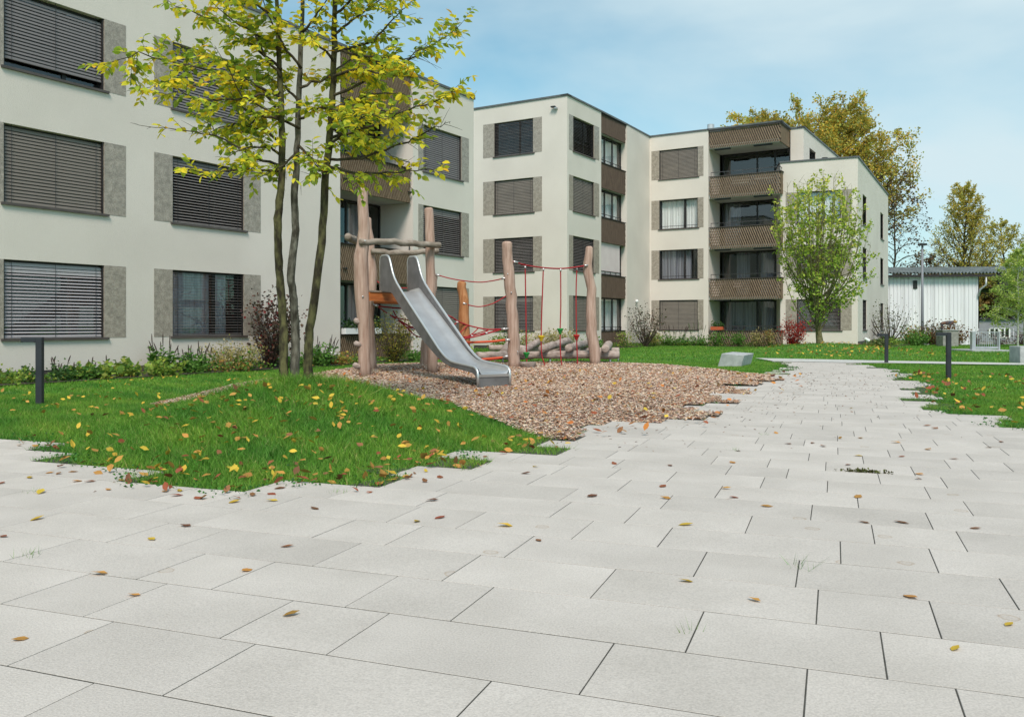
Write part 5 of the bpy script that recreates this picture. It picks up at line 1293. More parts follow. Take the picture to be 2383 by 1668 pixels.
PAVL = [(Z3, [(35, 765, 'y'), (460, 885, 'o'), (1435, 862, 'o'), (2050, 1035, 'y'), (1715, 1185, 'y'), (1145, 397, 'b'), (35, 412, 'y'), (540, 297, 'o'), (335, 240, 'r'), (285, 187, 'o'), (1490, 97, 'o'), (1110, 238, 'o'), (1485, 127, 'b'), (1380, 398, 'b'), (1840, 435, 'b')]),
        (Z2, [(1215, 510, 'b'), (1005, 420, 'y'), (455, 392, 'y'), (600, 368, 'r'), (550, 260, 'b'), (1990, 172, 'r'), (2005, 247, 'o'), (1685, 30, 'r'), (1135, 92, 'b'), (1195, 52, 'y'), (600, 115, 'r'), (300, 133, 'y'), (318, 125, 'b'), (215, 158, 'r'), (1550, 235, 'b'), (2035, 42, 'b')]),
        (Z1, [(618, 720, 'o'), (1540, 697, 'o'), (1815, 975, 'o'), (125, 1128, 'o'), (835, 852, 'o'), (1790, 548, 'b'), (945, 503, 'y'), (1155, 420, 'b'), (227, 377, 'y'), (20, 487, 'r'), (1460, 270, 'y'), (1235, 245, 'r'), (1100, 230, 'r'), (675, 193, 'o'), (255, 212, 'y'), (185, 118, 'y'), (1695, 262, 'y'), (1960, 310, 'b'),
              (1030, 205, 'o'), (560, 142, 'b'), (755, 133, 'o'), (310, 88, 'o'), (480, 140, 'o'), (10, 152, 'r'), (1120, 200, 'y')]),
        (Z4, [(1140, 490, 'y'), (1205, 688, 'o'), (1070, 690, 'o'), (720, 728, 'b'), (640, 655, 'o'), (350, 852, 'o'), (390, 775, 'b'), (1190, 808, 'y'), (1655, 765, 'o'), (2060, 750, 'o'), (1480, 812, 'r'), (1650, 608, 'b'), (1700, 625, 'b'), (2145, 715, 'b'), (1120, 868, 'b'), (955, 744, 'b'), (885, 722, 'b'), (1240, 332, 'r'), (1830, 828, 'b'), (1440, 720, 'o')])]
CN = {'y': 'yellow', 'o': 'ochre', 'b': 'brown', 'r': 'red-brown'}
for Zf, L_ in PAVL:
    for x, y, c in L_:
        X, Y = gp(*Zf(x, y)); c = CN[c]
        where = 'nearest the camera' if Y < 4.6 else ('on the middle slabs' if Y < 8.5 else 'far up the paving')
        leaf(X, Y, 0.005, rnd.uniform(0.058, 0.08) if Y < 5 else rnd.uniform(0.07, 0.105), c, f'{c} dry leaf flat on the pale paving, {where}, ' + ('left part' if X < -0.18 * Y else 'right part' if X > 0.25 * Y else 'centre'), 'leaves on the paving', 0.07)
# on the mound under the tree, along its edge, and on the right-hand lawn
P = np.column_stack([rng.normal(-2.6, 1.35, 1500), rng.uniform(6.3, 12.6, 1500)]); P = P[~on_slab(P, 0.02) & ~inside(P, CH) & in_view(P, 0.6)]
P = P[np.argsort(rng.random(len(P)))][:178]
for x, y in P:
    c = rnd.choices(['yellow', 'ochre', 'brown', 'red-brown'], [5, 4.5, 0.8, 0.9])[0]
    zone = 'crest of the mound by the trunks' if y > 10.4 else (('left flank' if x < -3.6 else 'right flank' if x > -1.6 else 'front slope') + (' of the mound, halfway up' if y > 8.4 else ' of the mound, near the paving'))
    leaf(x, y, h1(x, y) + rnd.uniform(0.015, 0.06), rnd.uniform(0.065, 0.098), c, f'{c} autumn leaf in the grass on the {zone}', 'leaves on the grass mound', 0.5)
bn = [p for p in PAVE[2:22]]
for _ in range(38):
    i = rnd.randrange(len(bn) - 1); t = rnd.random(); x = bn[i][0] + (bn[i + 1][0] - bn[i][0]) * t + rnd.gauss(0, 0.09); y = bn[i][1] + (bn[i + 1][1] - bn[i][1]) * t + rnd.gauss(0.03, 0.09)
    c = rnd.choices(['yellow', 'ochre', 'brown', 'red-brown'], [1.5, 3, 2, 4])[0]
    leaf(x, y, 0.03, rnd.uniform(0.08, 0.12), c, f'{c} leaf caught where the grass mound meets the paving, ' + ('at its left corner' if x < -3.6 else 'at its front' if x < -1.8 else 'along its right side'), 'leaves along the mound edge', 0.4)
LV, LF, LC = [], [], []
def litter(P, z, s0, s1, cols, w):
    n = len(P); D = rng.normal(0, 1, (n, 3)); D[:, 2] *= 0.3
    V, F, C = scatter(CURL, np.column_stack([P, z]), D, rng.normal(0, 0.5, n), rng.uniform(s0, s1, n), pick(cols, n, 0.15, w)); k = sum(len(v) for v in LV); LV.append(V); LF.append(F + k); LC.append(C)
P = sample(3000, 4, 12.5, 9, 21); P = P[~on_slab(P, 0.02) & ~inside(P, CH) & in_view(P, 0.64) & (dist(P, PV) < 4.0)]; P = P[rng.random(len(P)) < 0.12 + 0.35 * np.exp(-dist(P, PV) / 0.8)][:210]
litter(P, height(P) + 0.045, 0.08, 0.13, [YEL, OCH, BRN, RED], [2.5, 3, 1.5, 2])
P = np.column_stack([rng.normal(-2.3, 1.2, 900), rng.uniform(6.6, 12.4, 900)]); P = P[~on_slab(P, 0.02) & ~inside(P, CH) & in_view(P, 0.6)][:190]
litter(P, height(P) + 0.035, 0.07, 0.105, [YEL, OCH, BRN, RED], [4, 4, 0.8, 0.9])
P = np.array(PAVE[2:22])[rng.integers(0, 20, 130)] * 1.0; P = P + rng.normal(0, 0.22, P.shape); P = P[~inside(P, CH)]
litter(P, np.where(on_slab(P), 0.006, height(P) + 0.02), 0.06, 0.10, [YEL, OCH, BRN, RED], [1, 3, 1.5, 1])
P = np.column_stack([rng.normal(14.0, 2.0, 500), rng.normal(36.0, 2.6, 500)]); P = P[~on_slab(P) & ~inside(P, PATHP) & (P[:, 1] > 31)][:330]
litter(P, height(P) + 0.05, 0.09, 0.15, [YEL, OCH, BRN], [3, 3, 1])
P = sample(2500, -5, 9, 8.5, 22); P = P[inside(P, CH) & in_view(P)]; P = P[rng.random(len(P)) < 0.30]
litter(P, height(P) + 0.06, 0.07, 0.12, [YEL, OCH, (0.55, 0.20, 0.05), RED], [1.2, 3, 3, 2])
P = sample(160, -9, -4, 11, 20); P = P[~inside(P, CH) & ~on_slab(P)]
litter(P, height(P) + 0.04, 0.06, 0.1, [YEL, OCH], [2, 1])
tag(np_mesh('leaf_litter', np.vstack(LV), np.vstack(LF), M['litter'], np.vstack(LC)), kind='stuff')

# ------------------------------------------------------------------ trees
def bez(p, q, bow, n=8):
    P, Q = Vector(p), Vector(q); out = []
    for k in range(n + 1):
        t = k / n; c = P.lerp(Q, t); out.append(c + Vector(bow) * 4 * t * (1 - t))
    return out

# ---- the multi-stemmed tree on the mound
TB = (-2.9, 11.5)
T1 = empty('multi_stemmed_tree', (TB[0], TB[1], 0.40), 'three-stemmed young tree with yellow-green autumn leaves on the grass mound', 'tree')
z8 = lambda x, y, Y=11.5: at(200 + x * 0.5352, y * 0.5352, Y)
TR = [[(860, 1700), (858, 1590), (860, 1400), (846, 1250), (836, 1100), (834, 950), (850, 800), (855, 600), (846, 400), (838, 200), (832, 0), (826, -180), (820, -420)],
      [(904, 1700), (908, 1590), (912, 1430), (902, 1300), (890, 1200), (912, 1000), (906, 850), (918, 700), (922, 500), (932, 250), (942, 0), (950, -220), (955, -480)],
      [(965, 1700), (965, 1590), (972, 1430), (1000, 1250), (1026, 1050), (1040, 800), (1060, 600), (1074, 400), (1078, 200), (1082, 0), (1092, -180), (1100, -420)]]
TY = [11.42, 11.62, 11.46]
stems = []
for i, (t, Y) in enumerate(zip(TR, TY)):
    pts = [z8(x, y, Y + 0.10 * math.sin(k * 0.8 + i)) if k > 1 else z8(x, y, Y) for k, (x, y) in enumerate(t)]
    rad = [0.070, 0.061, 0.056, 0.054, 0.052, 0.050, 0.047, 0.043, 0.038, 0.032, 0.025, 0.018, 0.008]
    fine = []; fr_ = []
    for a, b, ra, rb in zip(pts, pts[1:], rad, rad[1:]):
        for k in range(4): fine.append(a.lerp(b, k / 4) + Vector((rnd.gauss(0, 0.004), rnd.gauss(0, 0.004), 0))); fr_.append((ra + (rb - ra) * k / 4) * (1 + rnd.gauss(0, 0.035)))
    fine.append(pts[-1]); fr_.append(rad[-1]); stems.append(pts)
    mb = MB(); mb.tube(fine, fr_, 14); mb.obj('trunk', M[('bark_moss', 'bark_pale', 'bark_moss')[i]], T1, smooth=True)
BR = [  # drawn in the plane of the tree, with a depth offset at the tip
    (0, [(845, 420), (650, 335), (480, 295), (230, 235), (60, 290)], -0.6, 1.0), (0, [(850, 530), (700, 480), (560, 370), (400, 372), (210, 385)], 0.5, 0.7),
    (0, [(860, 720), (740, 690), (600, 605), (480, 575), (230, 545)], -0.4, 0.35), (0, [(865, 745), (700, 735), (560, 745), (420, 740)], -0.8, 0.9),
    (0, [(850, 300), (700, 180), (560, 95), (450, 50), (330, 0)], 0.4, 1.0), (0, [(846, 220), (740, 150), (640, 100), (520, -20)], -0.7, 1.0), (0, [(852, 470), (760, 400), (640, 300), (520, 230), (400, 190)], 0.9, 1.0),
    (0, [(850, 400), (720, 420), (600, 440), (470, 430), (330, 350)], -1.0, 1.0), (0, [(858, 620), (760, 560), (650, 540), (560, 560), (500, 520)], 0.8, 0.9), (0, [(838, 100), (740, 20), (640, -40), (480, -80)], 0.2, 1.0),
    (0, [(845, 330), (780, 250), (700, 90), (640, -30)], -0.5, 1.0), (0, [(860, 690), (800, 640), (690, 640), (610, 690)], -0.5, 0.8),
    (1, [(930, 560), (820, 500), (680, 420), (560, 200)], -0.9, 1.0), (1, [(925, 640), (1000, 700), (1045, 770)], -0.6, 0.6), (1, [(935, 380), (1040, 345), (1150, 260), (1250, 160)], 0.9, 1.0),
    (1, [(935, 300), (860, 200), (790, 60), (740, -60)], -0.8, 1.0), (1, [(938, 150), (1010, 60), (1070, -60)], -0.6, 1.0), (1, [(920, 660), (860, 720), (760, 770)], -0.7, 0.6), (1, [(930, 450), (870, 380), (800, 340), (700, 300)], 1.1, 1.0),
    (2, [(1075, 230), (1250, 180), (1330, 90), (1420, 0)], -0.3, 0.55), (2, [(1078, 420), (1300, 310), (1450, 235), (1560, 165), (1640, 95)], 0.5, 0.7), (2, [(1060, 690), (1200, 690), (1400, 615), (1500, 560), (1585, 530)], -0.5, 0.3),
    (2, [(1050, 725), (1230, 760), (1400, 742), (1560, 738)], -0.5, 0.6), (2, [(1062, 600), (1200, 560), (1400, 480), (1540, 430), (1600, 385)], -0.9, 0.8), (2, [(1078, 150), (1160, 90), (1250, 20), (1330, -60)], 0.6, 1.0),
    (2, [(1075, 330), (1200, 300), (1320, 330), (1420, 340)], -1.0, 1.0), (2, [(1070, 480), (1180, 430), (1300, 400), (1400, 420)], 0.9, 1.0), (2, [(1065, 560), (1130, 600), (1250, 620), (1350, 600)], 1.0, 0.9),
    (2, [(1058, 640), (1130, 560), (1220, 500), (1320, 520)], -1.2, 0.9), (2, [(1080, 60), (1180, -20), (1300, -60)], -0.8, 1.0), (2, [(1077, 260), (1000, 190), (950, 110)], -1.0, 1.0), (2, [(1050, 740), (1010, 740), (985, 690)], -0.5, 0.5),
    (2, [(1078, 200), (1200, 250), (1380, 260), (1500, 200)], -0.6, 0.9), (1, [(928, 520), (1010, 470), (1100, 480), (1180, 540)], -1.0, 0.9), (0, [(848, 450), (760, 500), (690, 560), (640, 600)], 1.2, 0.8)]
LP, LD, LW = [], [], []
bmb = MB()
def twigs(path, leafy, r0, lvl=0):
    L = sum((b - a).length for a, b in zip(path, path[1:])); n = max(2, int(L / (0.070 if lvl == 0 else 0.105)))
    for k in range(n):
        t = (k + rnd.random()) / n
        if lvl == 0 and t < 0.14: continue
        f = t * (len(path) - 1); i = min(int(f), len(path) - 2); p = path[i].lerp(path[i + 1], f - i); d = (path[i + 1] - path[i]).normalized()
        side = Vector((rnd.gauss(0, 1), rnd.gauss(0, 1), rnd.gauss(0.1, 0.45))); side = (side - d * side.dot(d)).normalized()
        td = (d * rnd.uniform(0.4, 1.1) + side).normalized(); tl = rnd.uniform(0.16, 0.46) * (1.15 - 0.5 * t) * (1 if lvl == 0 else 0.6)
        q = [p + td * tl * s_ + Vector((0, 0, -0.10 * tl * s_ * s_)) for s_ in (0, 0.35, 0.7, 1.0)]
        bmb.tube(q, [max(r0 * 0.30 * (1 - 0.6 * t), 0.003), 0.0032, 0.0024, 0.0014], 4, cap=False)
        if rnd.random() < leafy:
            m_ = max(2, int(tl / 0.034))
            for j in range(m_):
                s_ = (j + 0.6) / m_; f2 = s_ * 3; i2 = min(int(f2), 2); c = q[i2].lerp(q[i2 + 1], f2 - i2)
                sg = 1 if j % 2 else -1; sv = td.cross(Vector((0, 0, 1))).normalized() * sg
                dd = td * 0.55 + sv * rnd.uniform(0.5, 1.0) + Vector((rnd.gauss(0, 0.2), rnd.gauss(0, 0.2), rnd.gauss(-0.35, 0.3)))
                LP.append(c); LD.append(dd); LW.append(c.z)
        if lvl == 0 and rnd.random() < 0.55 and tl > 0.20: twigs(q, leafy * 0.9, r0 * 0.4, 1)
for si, pl_, dy, lf in BR:
    Y0 = TY[si]; n = len(pl_)
    path = [z8(x, y, Y0 + dy * (k / (n - 1)) ** 1.1) for k, (x, y) in enumerate(pl_)]
    fine = []
    for a, b in zip(path, path[1:]):
        for k in range(4): fine.append(a.lerp(b, k / 4) + Vector((rnd.gauss(0, 0.008), rnd.gauss(0, 0.01), rnd.gauss(0, 0.01))))
    fine.append(path[-1]); r0 = 0.021; m_ = len(fine)
    bmb2 = MB(); bmb2.tube(fine, [r0 * (1 - 0.86 * k / (m_ - 1)) for k in range(m_)], 7); bmb2.obj('branch', M['bark'], T1, smooth=True)
    twigs(fine, lf, r0)
for si in range(3):                             # limbs of the crown above the frame
    for k in range(9):
        y0 = -60 - 40 * k; p = z8(TR[si][-2][0] + rnd.uniform(-20, 20), y0, TY[si]); a = rnd.uniform(0, 6.28); l = 1.5 - 0.1 * k
        path = bez(p, p + Vector((math.cos(a) * l, math.sin(a) * l, rnd.uniform(0.2, 0.8))), (0, 0, 0.15), 6)
        b2 = MB(); b2.tube(path, [0.016 - 0.0022 * i for i in range(7)], 6); b2.obj('branch', M['bark'], T1, smooth=True); twigs(path, 0.9, 0.016)
bmb.obj('twigs', M['bark'], T1)['kind'] = 'stuff'
P, D = np.array([tuple(p) for p in LP]), np.array([tuple(p) for p in LD]); n = len(P)
cl = 0.5 + 0.5 * np.sin(P[:, 0] * 2.1 + 0.7) * np.sin(P[:, 2] * 1.9 + P[:, 1])
YG = np.array([(0.92, 0.72, 0.04), (0.78, 0.70, 0.05), (0.55, 0.60, 0.06), (0.36, 0.47, 0.05), (0.22, 0.32, 0.045), (0.82, 0.48, 0.04)])
w = np.stack([0.30 + 0.65 * cl, 0.45 + 0.35 * cl, 0.6 + 0 * cl, 0.9 - 0.5 * cl, 0.65 - 0.5 * cl, 0.06 + 0.06 * cl], 1); w /= w.sum(1, keepdims=True)
ci = (w.cumsum(1) > rng.random((n, 1))).argmax(1); LCOL = np.clip(YG[ci] * (1 + 0.15 * rng.standard_normal((n, 1))), 0.01, 1)
sz = rng.uniform(0.078, 0.132, n); roll = rng.normal(0, 0.6, n)
vis = np.where((np.abs(P[:, 0] / P[:, 1]) < 0.6) & ((CAM_H - P[:, 2]) * FPX / P[:, 1] + HZP > 5))[0]
near = vis[np.argsort(P[vis, 1] - 6 * sz[vis])][:299]; msk = np.zeros(n, bool); msk[near] = True
V, F, C = scatter(LEAF6, P[~msk], D[~msk], roll[~msk], sz[~msk], LCOL[~msk])
tag(np_mesh('foliage', V, F, M['leaf'], C, parent=T1), kind='stuff')
LVM = {}
for i in near:
    key = (int(ci[i]), rnd.randrange(3))
    if key not in LVM:
        me = bpy.data.meshes.new('leaf'); me.from_pydata([tuple(v) for v in LEAF6[0]], [], [tuple(f) for f in LEAF6[1]]); me.materials.append(M['leaf'])
        ca = me.color_attributes.new('Col', 'FLOAT_COLOR', 'POINT'); ca.data.foreach_set('color', np.tile(np.append(YG[key[0]] * rnd.uniform(0.85, 1.15), 1), (6, 1)).astype(np.float32).ravel()); LVM[key] = me
    o = bpy.data.objects.new('leaf', LVM[key]); COL.objects.link(o); o.parent = T1
    B = basis(D[i:i + 1], roll[i:i + 1])[0]
    o.matrix_basis = Matrix.Translation(Vector(P[i]) - wloc(T1)) @ Matrix(B.tolist()).to_4x4() @ Matrix.Scale(float(sz[i]), 4)

# ---- general broadleaf tree: trunk, limbs inside a crown outline, leaves along side twigs
def tree(name, base, H, prof, n_limb, label, cat='tree', group=None, trunk_r=0.2, z0f=0.25, leafn=26, leaf_s=0.2, cols=((0.1, 0.15, 0.03),), cw=None, up=0.6, bark='bark', sub=7, spread=0.35, lean=(0, 0), shape=1.0, droop=0.0, seed=1, tpl=LEAF4, leaf_gap=0.0, zvar=None):
    r = random.Random(seed); g_ = np.random.default_rng(seed)
    T = empty(name, base, label, cat, group); b = Vector(base)
    tr = [b + Vector((lean[0] * t * H + r.gauss(0, 0.012 * H) * t, lean[1] * t * H + r.gauss(0, 0.012 * H) * t, H * 0.96 * t - (0.15 if t == 0 else 0))) for t in [k / 10 for k in range(11)]]
    mb = MB(); mb.tube(tr, [trunk_r * (1.15 if k == 0 else (1 - 0.93 * (k / 10) ** 0.8)) for k in range(11)], 10); mb.obj('trunk', M[bark], T, smooth=True)
    mb = MB(); PP, DD = [], []
    for i in range(n_limb):
        f = z0f + (0.97 - z0f) * ((i + r.random()) / n_limb) ** shape
        zt = min(1.0, f + (1 - f) * up * r.uniform(0.5, 1.0)); R = prof(zt) * r.uniform(0.72, 1.08)
        a = i * 2.39996 + r.uniform(-0.5, 0.5); k = f * 10; j = min(int(k), 9); p = tr[j].lerp(tr[j + 1], k - j)
        q = b + Vector((lean[0] * zt * H + math.cos(a) * R, lean[1] * zt * H + math.sin(a) * R, zt * H))
        path = bez(p, q, (r.gauss(0, 0.05) * R, r.gauss(0, 0.05) * R, (-0.10 + 0.22 * droop) * (q - p).length), 7)
        if droop: path = [c + Vector((0, 0, -droop * R * (m / 7) ** 2.5)) for m, c in enumerate(path)]
        lr = trunk_r * 0.34 * (1 - 0.7 * f); mb.tube(path, [max(lr * (1 - 0.9 * m / 7), 0.006) for m in range(8)], 5, cap=False)
        L = (q - p).length
        if r.random() < leaf_gap: continue
        for s_ in range(sub):
            t = 0.28 + 0.72 * (s_ + r.random()) / sub; k = t * 7; j = min(int(k), 6); c = path[j].lerp(path[j + 1], k - j)
            d = (path[j + 1] - path[j]).normalized(); v = Vector((r.gauss(0, 1), r.gauss(0, 1), r.gauss(0.25, 0.6))).normalized(); td = (d * 0.9 + v).normalized(); tl = L * spread * r.uniform(0.5, 1.1) * (1.2 - 0.5 * t)
            e = c + td * tl - Vector((0, 0, droop * tl * 0.8)); mb.tube([c, c.lerp(e, 0.5) + Vector((0, 0, 0.03 * tl)), e], [max(lr * 0.32, 0.005), max(lr * 0.2, 0.004), 0.003], 4, cap=False)
            m = int(leafn * r.uniform(0.5, 1.3)); tt = g_.uniform(0.1, 1.05, m)[:, None]
            PP.append(np.array(c)[None] * (1 - tt) + np.array(e)[None] * tt + g_.normal(0, 0.10 * tl + 0.6 * leaf_s * 0.5, (m, 3))); DD.append(np.array(td)[None] * 0.6 + g_.normal(0, 0.8, (m, 3)) + np.array([0, 0, -0.2]))
    mb.obj('limbs', M[bark], T, smooth=True)
    P, D = np.vstack(PP), np.vstack(DD); n = len(P)
    C = pick(cols, n, 0.16, cw, g_)
    if zvar is not None:
        t = np.clip((P[:, 2:3] - b.z) / H, 0, 1); q2 = (0.5 + 0.5 * np.sin(P[:, 0:1] * 1.1 + P[:, 2:3] * 0.9)) ; C = C * (1 + 0.35 * (q2 - 0.5)) ; C = np.clip(C * (1 - zvar * (1 - t) * np.array([[1, 0.4, 0.6]])), 0.004, 1)
    V, F, C = scatter(tpl, P, D, g_.uniform(0, 6.28, n), g_.uniform(0.65, 1.25, n) * leaf_s, C)
    tag(np_mesh('crown', V, F, M['leaf'], C, parent=T), kind='stuff')
    return T

# vase-shaped maple before the right building
def vase_tree():
    base = Vector((13.75, 38.5, h1(13.75, 38.5) - 0.02)); T = empty('vase_shaped_tree', base, 'vase-shaped young tree with many upright stems and light green leaves before the right building', 'tree')
    r = random.Random(5); g_ = np.random.default_rng(5); H = 7.75
    mb = MB(); mb.tube([base + Vector(v) for v in ((0.03, 0, -0.1), (0.02, 0, 0.1), (-0.03, 0, 0.5), (-0.06, 0, 1.0), (-0.12, 0, 1.5), (-0.12, 0, 2.6), (-0.10, 0, 4.2), (-0.05, 0, 6.0))], [0.20, 0.16, 0.135, 0.125, 0.115, 0.085, 0.06, 0.02], 12); mb.obj('trunk', M['bark_olive'], T, smooth=True)
    mb = MB(); PP, DD = [], []
    outl = lambda t: 2.3 * (0.25 + 0.75 * min(1, max(0, (t - 0.10) / 0.42)) ** 0.8) * (1 - 0.55 * max(0, (t - 0.62) / 0.38) ** 1.7)
    for i in range(64):
        a = i * 2.39996; rf = math.sqrt((i + 0.5) / 64); zt = 1.0 - 0.33 * rf ** 2.6 * r.uniform(0.4, 1.4) - r.uniform(0, 0.08); R = 2.3 * rf * r.uniform(0.86, 1.06)
        z0 = r.uniform(0.35, 2.2) if i % 3 else r.uniform(1.6, 3.2); p = base + Vector((-0.07, 0, z0)); q = base + Vector((math.cos(a) * R, math.sin(a) * R, zt * H))
        path = bez(p, q, (math.cos(a) * 0.20 * R, math.sin(a) * 0.20 * R, -0.16 * (q - p).length * rf), 9); lr = r.uniform(0.025, 0.042)
        mb.tube(path, [lr * (1 - 0.85 * m / 9) for m in range(10)], 5, cap=False)
        for s_ in range(17):
            t = 0.16 + 0.84 * (s_ + r.random()) / 17; k = t * 9; j = min(int(k), 8); c = path[j].lerp(path[j + 1], k - j); d = (path[j + 1] - path[j]).normalized()
            v = Vector((r.gauss(0, 1), r.gauss(0, 1), r.gauss(0.3, 0.5))).normalized(); td = (d * 0.8 + v).normalized(); tl = r.uniform(0.18, 0.55); e = c + td * tl
            mb.tube([c, e], [0.008, 0.003], 4, cap=False)
            if math.sin(e.x * 4.1 + 1.3) * math.sin(e.z * 3.3 + e.x) + 0.5 * math.sin(e.y * 5 + e.z * 2.1) < -0.36: continue
            m = int(r.uniform(6, 15) * (1.35 if t > 0.6 else 0.8)); tt = g_.uniform(0.3, 1.1, m)[:, None]
            PP.append(np.array(c)[None] * (1 - tt) + np.array(e)[None] * tt + g_.normal(0, 0.055, (m, 3))); DD.append(np.array(td)[None] * 0.5 + g_.normal(0, 0.7, (m, 3)) + np.array([0, 0, -0.25]))
    for a, l, zt in ((0.2, 1.9, 2.6), (0.0, 2.4, 3.2), (-0.4, 1.7, 2.3)):       # low side limbs reaching to the right
        p = base + Vector((-0.02, 0, 1.3)); q = base + Vector((math.cos(a) * l, math.sin(a) * l, zt)); path = bez(p, q, (0, 0, -0.1), 6); mb.tube(path, [0.03 - 0.004 * m for m in range(7)], 5, cap=False)
        for s_ in range(9):
            c = path[3].lerp(path[6], (s_ + 0.5) / 9); m = 14; PP.append(np.array(c)[None] + g_.normal(0, 0.14, (m, 3))); DD.append(g_.normal(0, 1, (m, 3)))
    mb.obj('limbs', M['bark_olive'], T, smooth=True)
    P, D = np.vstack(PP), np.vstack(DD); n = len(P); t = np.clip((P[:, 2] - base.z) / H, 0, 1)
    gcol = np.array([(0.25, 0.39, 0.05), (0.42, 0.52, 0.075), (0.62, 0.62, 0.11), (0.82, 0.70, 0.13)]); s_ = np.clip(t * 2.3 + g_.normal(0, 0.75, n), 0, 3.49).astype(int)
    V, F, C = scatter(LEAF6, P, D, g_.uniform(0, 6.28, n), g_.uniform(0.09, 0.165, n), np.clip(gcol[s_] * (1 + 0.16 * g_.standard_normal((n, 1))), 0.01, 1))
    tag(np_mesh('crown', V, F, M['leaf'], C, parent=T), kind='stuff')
vase_tree()

# trees beyond the houses
OLV = [(0.54, 0.45, 0.085), (0.64, 0.44, 0.07), (0.37, 0.40, 0.10), (0.68, 0.43, 0.06), (0.46, 0.45, 0.09)]
GRPT = 'trees beyond the houses'
tree('poplar_tree', (26.8, 78, -0.6), 21.4, lambda t: 9.4 * max(0.05, math.sin(math.pi * min(1, t * 0.82 + 0.08)) ** 0.5), 150, 'big broad golden poplar rising behind the right building', group=GRPT, trunk_r=0.55, z0f=0.22, leafn=80, leaf_s=0.22, cols=OLV, cw=[3, 3, 2.4, 1.4, 2], up=0.62, sub=9, spread=0.26, seed=3, zvar=0.0)
tree('poplar_tree', (19.7, 80, -0.6), 18.9, lambda t: 2.6 * max(0.05, math.sin(math.pi * min(1, t * 0.85 + 0.08))), 30, 'narrow olive poplar at the left side of the big golden one', group=GRPT, trunk_r=0.3, leafn=40, leaf_s=0.28, cols=[(0.115, 0.125, 0.03), (0.18, 0.15, 0.03), (0.25, 0.2, 0.03)], up=0.7, sub=7, spread=0.3, seed=4)
tree('birch_tree', (32.0, 72, -0.6), 15.5, lambda t: 4.6 * max(0.1, math.sin(math.pi * min(1, t * 0.8 + 0.15))), 46, 'sparse drooping tree with few brown leaves beside the big golden poplar', group=GRPT, trunk_r=0.16, leafn=7, leaf_s=0.19, cols=[(0.12, 0.08, 0.05), (0.20, 0.13, 0.06), (0.09, 0.07, 0.05)], up=0.35, sub=7, spread=0.35, droop=0.55, seed=9)
tree('ash_tree', (47.3, 90, -0.9), 17.2, lambda t: 5.9 * (max(0.03, 1 - t) ** 0.55) * (1.0 if t > 0.35 else 0.6 + t), 74, 'pointed thinning olive tree with bare branches behind the shed roof', group=GRPT, trunk_r=0.34, z0f=0.30, leafn=24, leaf_s=0.18, cols=[(0.56, 0.46, 0.09), (0.43, 0.42, 0.09), (0.62, 0.46, 0.08)], up=0.5, sub=8, spread=0.30, seed=12)
tree('ash_tree', (53.0, 92, -0.9), 13.5, lambda t: 4.4 * max(0.05, math.sin(math.pi * min(1, t * 0.82 + 0.12))), 46, 'second olive tree leaning beside the pointed tree behind the shed roof', group=GRPT, trunk_r=0.28, z0f=0.3, leafn=22, leaf_s=0.19, cols=[(0.56, 0.46, 0.09), (0.44, 0.42, 0.09)], up=0.5, sub=7, spread=0.32, lean=(-0.05, 0), seed=14)
tree('small_tree', (38.5, 80, -0.8), 8.6, lambda t: 2.6 * max(0.05, math.sin(math.pi * min(1, t * 0.8 + 0.12))), 32, 'small tree with sparse dark reddish leaves above the left end of the shed roof', group=GRPT, trunk_r=0.12, z0f=0.3, leafn=9, leaf_s=0.22, cols=[(0.10, 0.06, 0.05), (0.16, 0.12, 0.06), (0.22, 0.14, 0.05)], sub=6, spread=0.35, seed=15)
tree('small_tree', (42.3, 81, -0.8), 6.6, lambda t: 2.4 * max(0.05, math.sin(math.pi * min(1, t * 0.8 + 0.12))), 28, 'low orange-leaved tree just above the middle of the shed roof', group=GRPT, trunk_r=0.12, z0f=0.3, leafn=16, leaf_s=0.24, cols=[(0.30, 0.17, 0.05), (0.22, 0.15, 0.04), (0.36, 0.24, 0.08)], sub=6, spread=0.35, seed=16)
for i, (x, y, H_, R_, c, lb) in enumerate(((60, 95, 11.5, 4.8, [(0.14, 0.14, 0.03), (0.20, 0.17, 0.03), (0.08, 0.10, 0.03)], 'dense olive tree at the right, behind the shed canopy'), (66, 98, 14.0, 5.5, [(0.06, 0.085, 0.03), (0.10, 0.11, 0.03)], 'dark green tree at the right frame edge behind the birches'),
                                           (55, 103, 9.5, 5.0, [(0.15, 0.12, 0.03), (0.22, 0.14, 0.03)], 'brownish tree seen through the open end of the shed'), (64, 106, 9.5, 5.5, [(0.16, 0.13, 0.03), (0.10, 0.09, 0.03)], 'dark ochre tree seen above the grey hut'),
                                           (50, 108, 8.5, 5.0, [(0.12, 0.10, 0.03), (0.2, 0.12, 0.03)], 'low brown tree behind the shed wall end'))):
    tree('broadleaf_tree', (x, y, -1.0), H_, lambda t, R_=R_: R_ * max(0.05, math.sin(math.pi * min(1, t * 0.86 + 0.10)) ** 0.7), 60, lb, group=GRPT, trunk_r=0.25, z0f=0.08, leafn=50, leaf_s=0.36, cols=c, up=0.5, sub=8, spread=0.30, seed=30 + i)
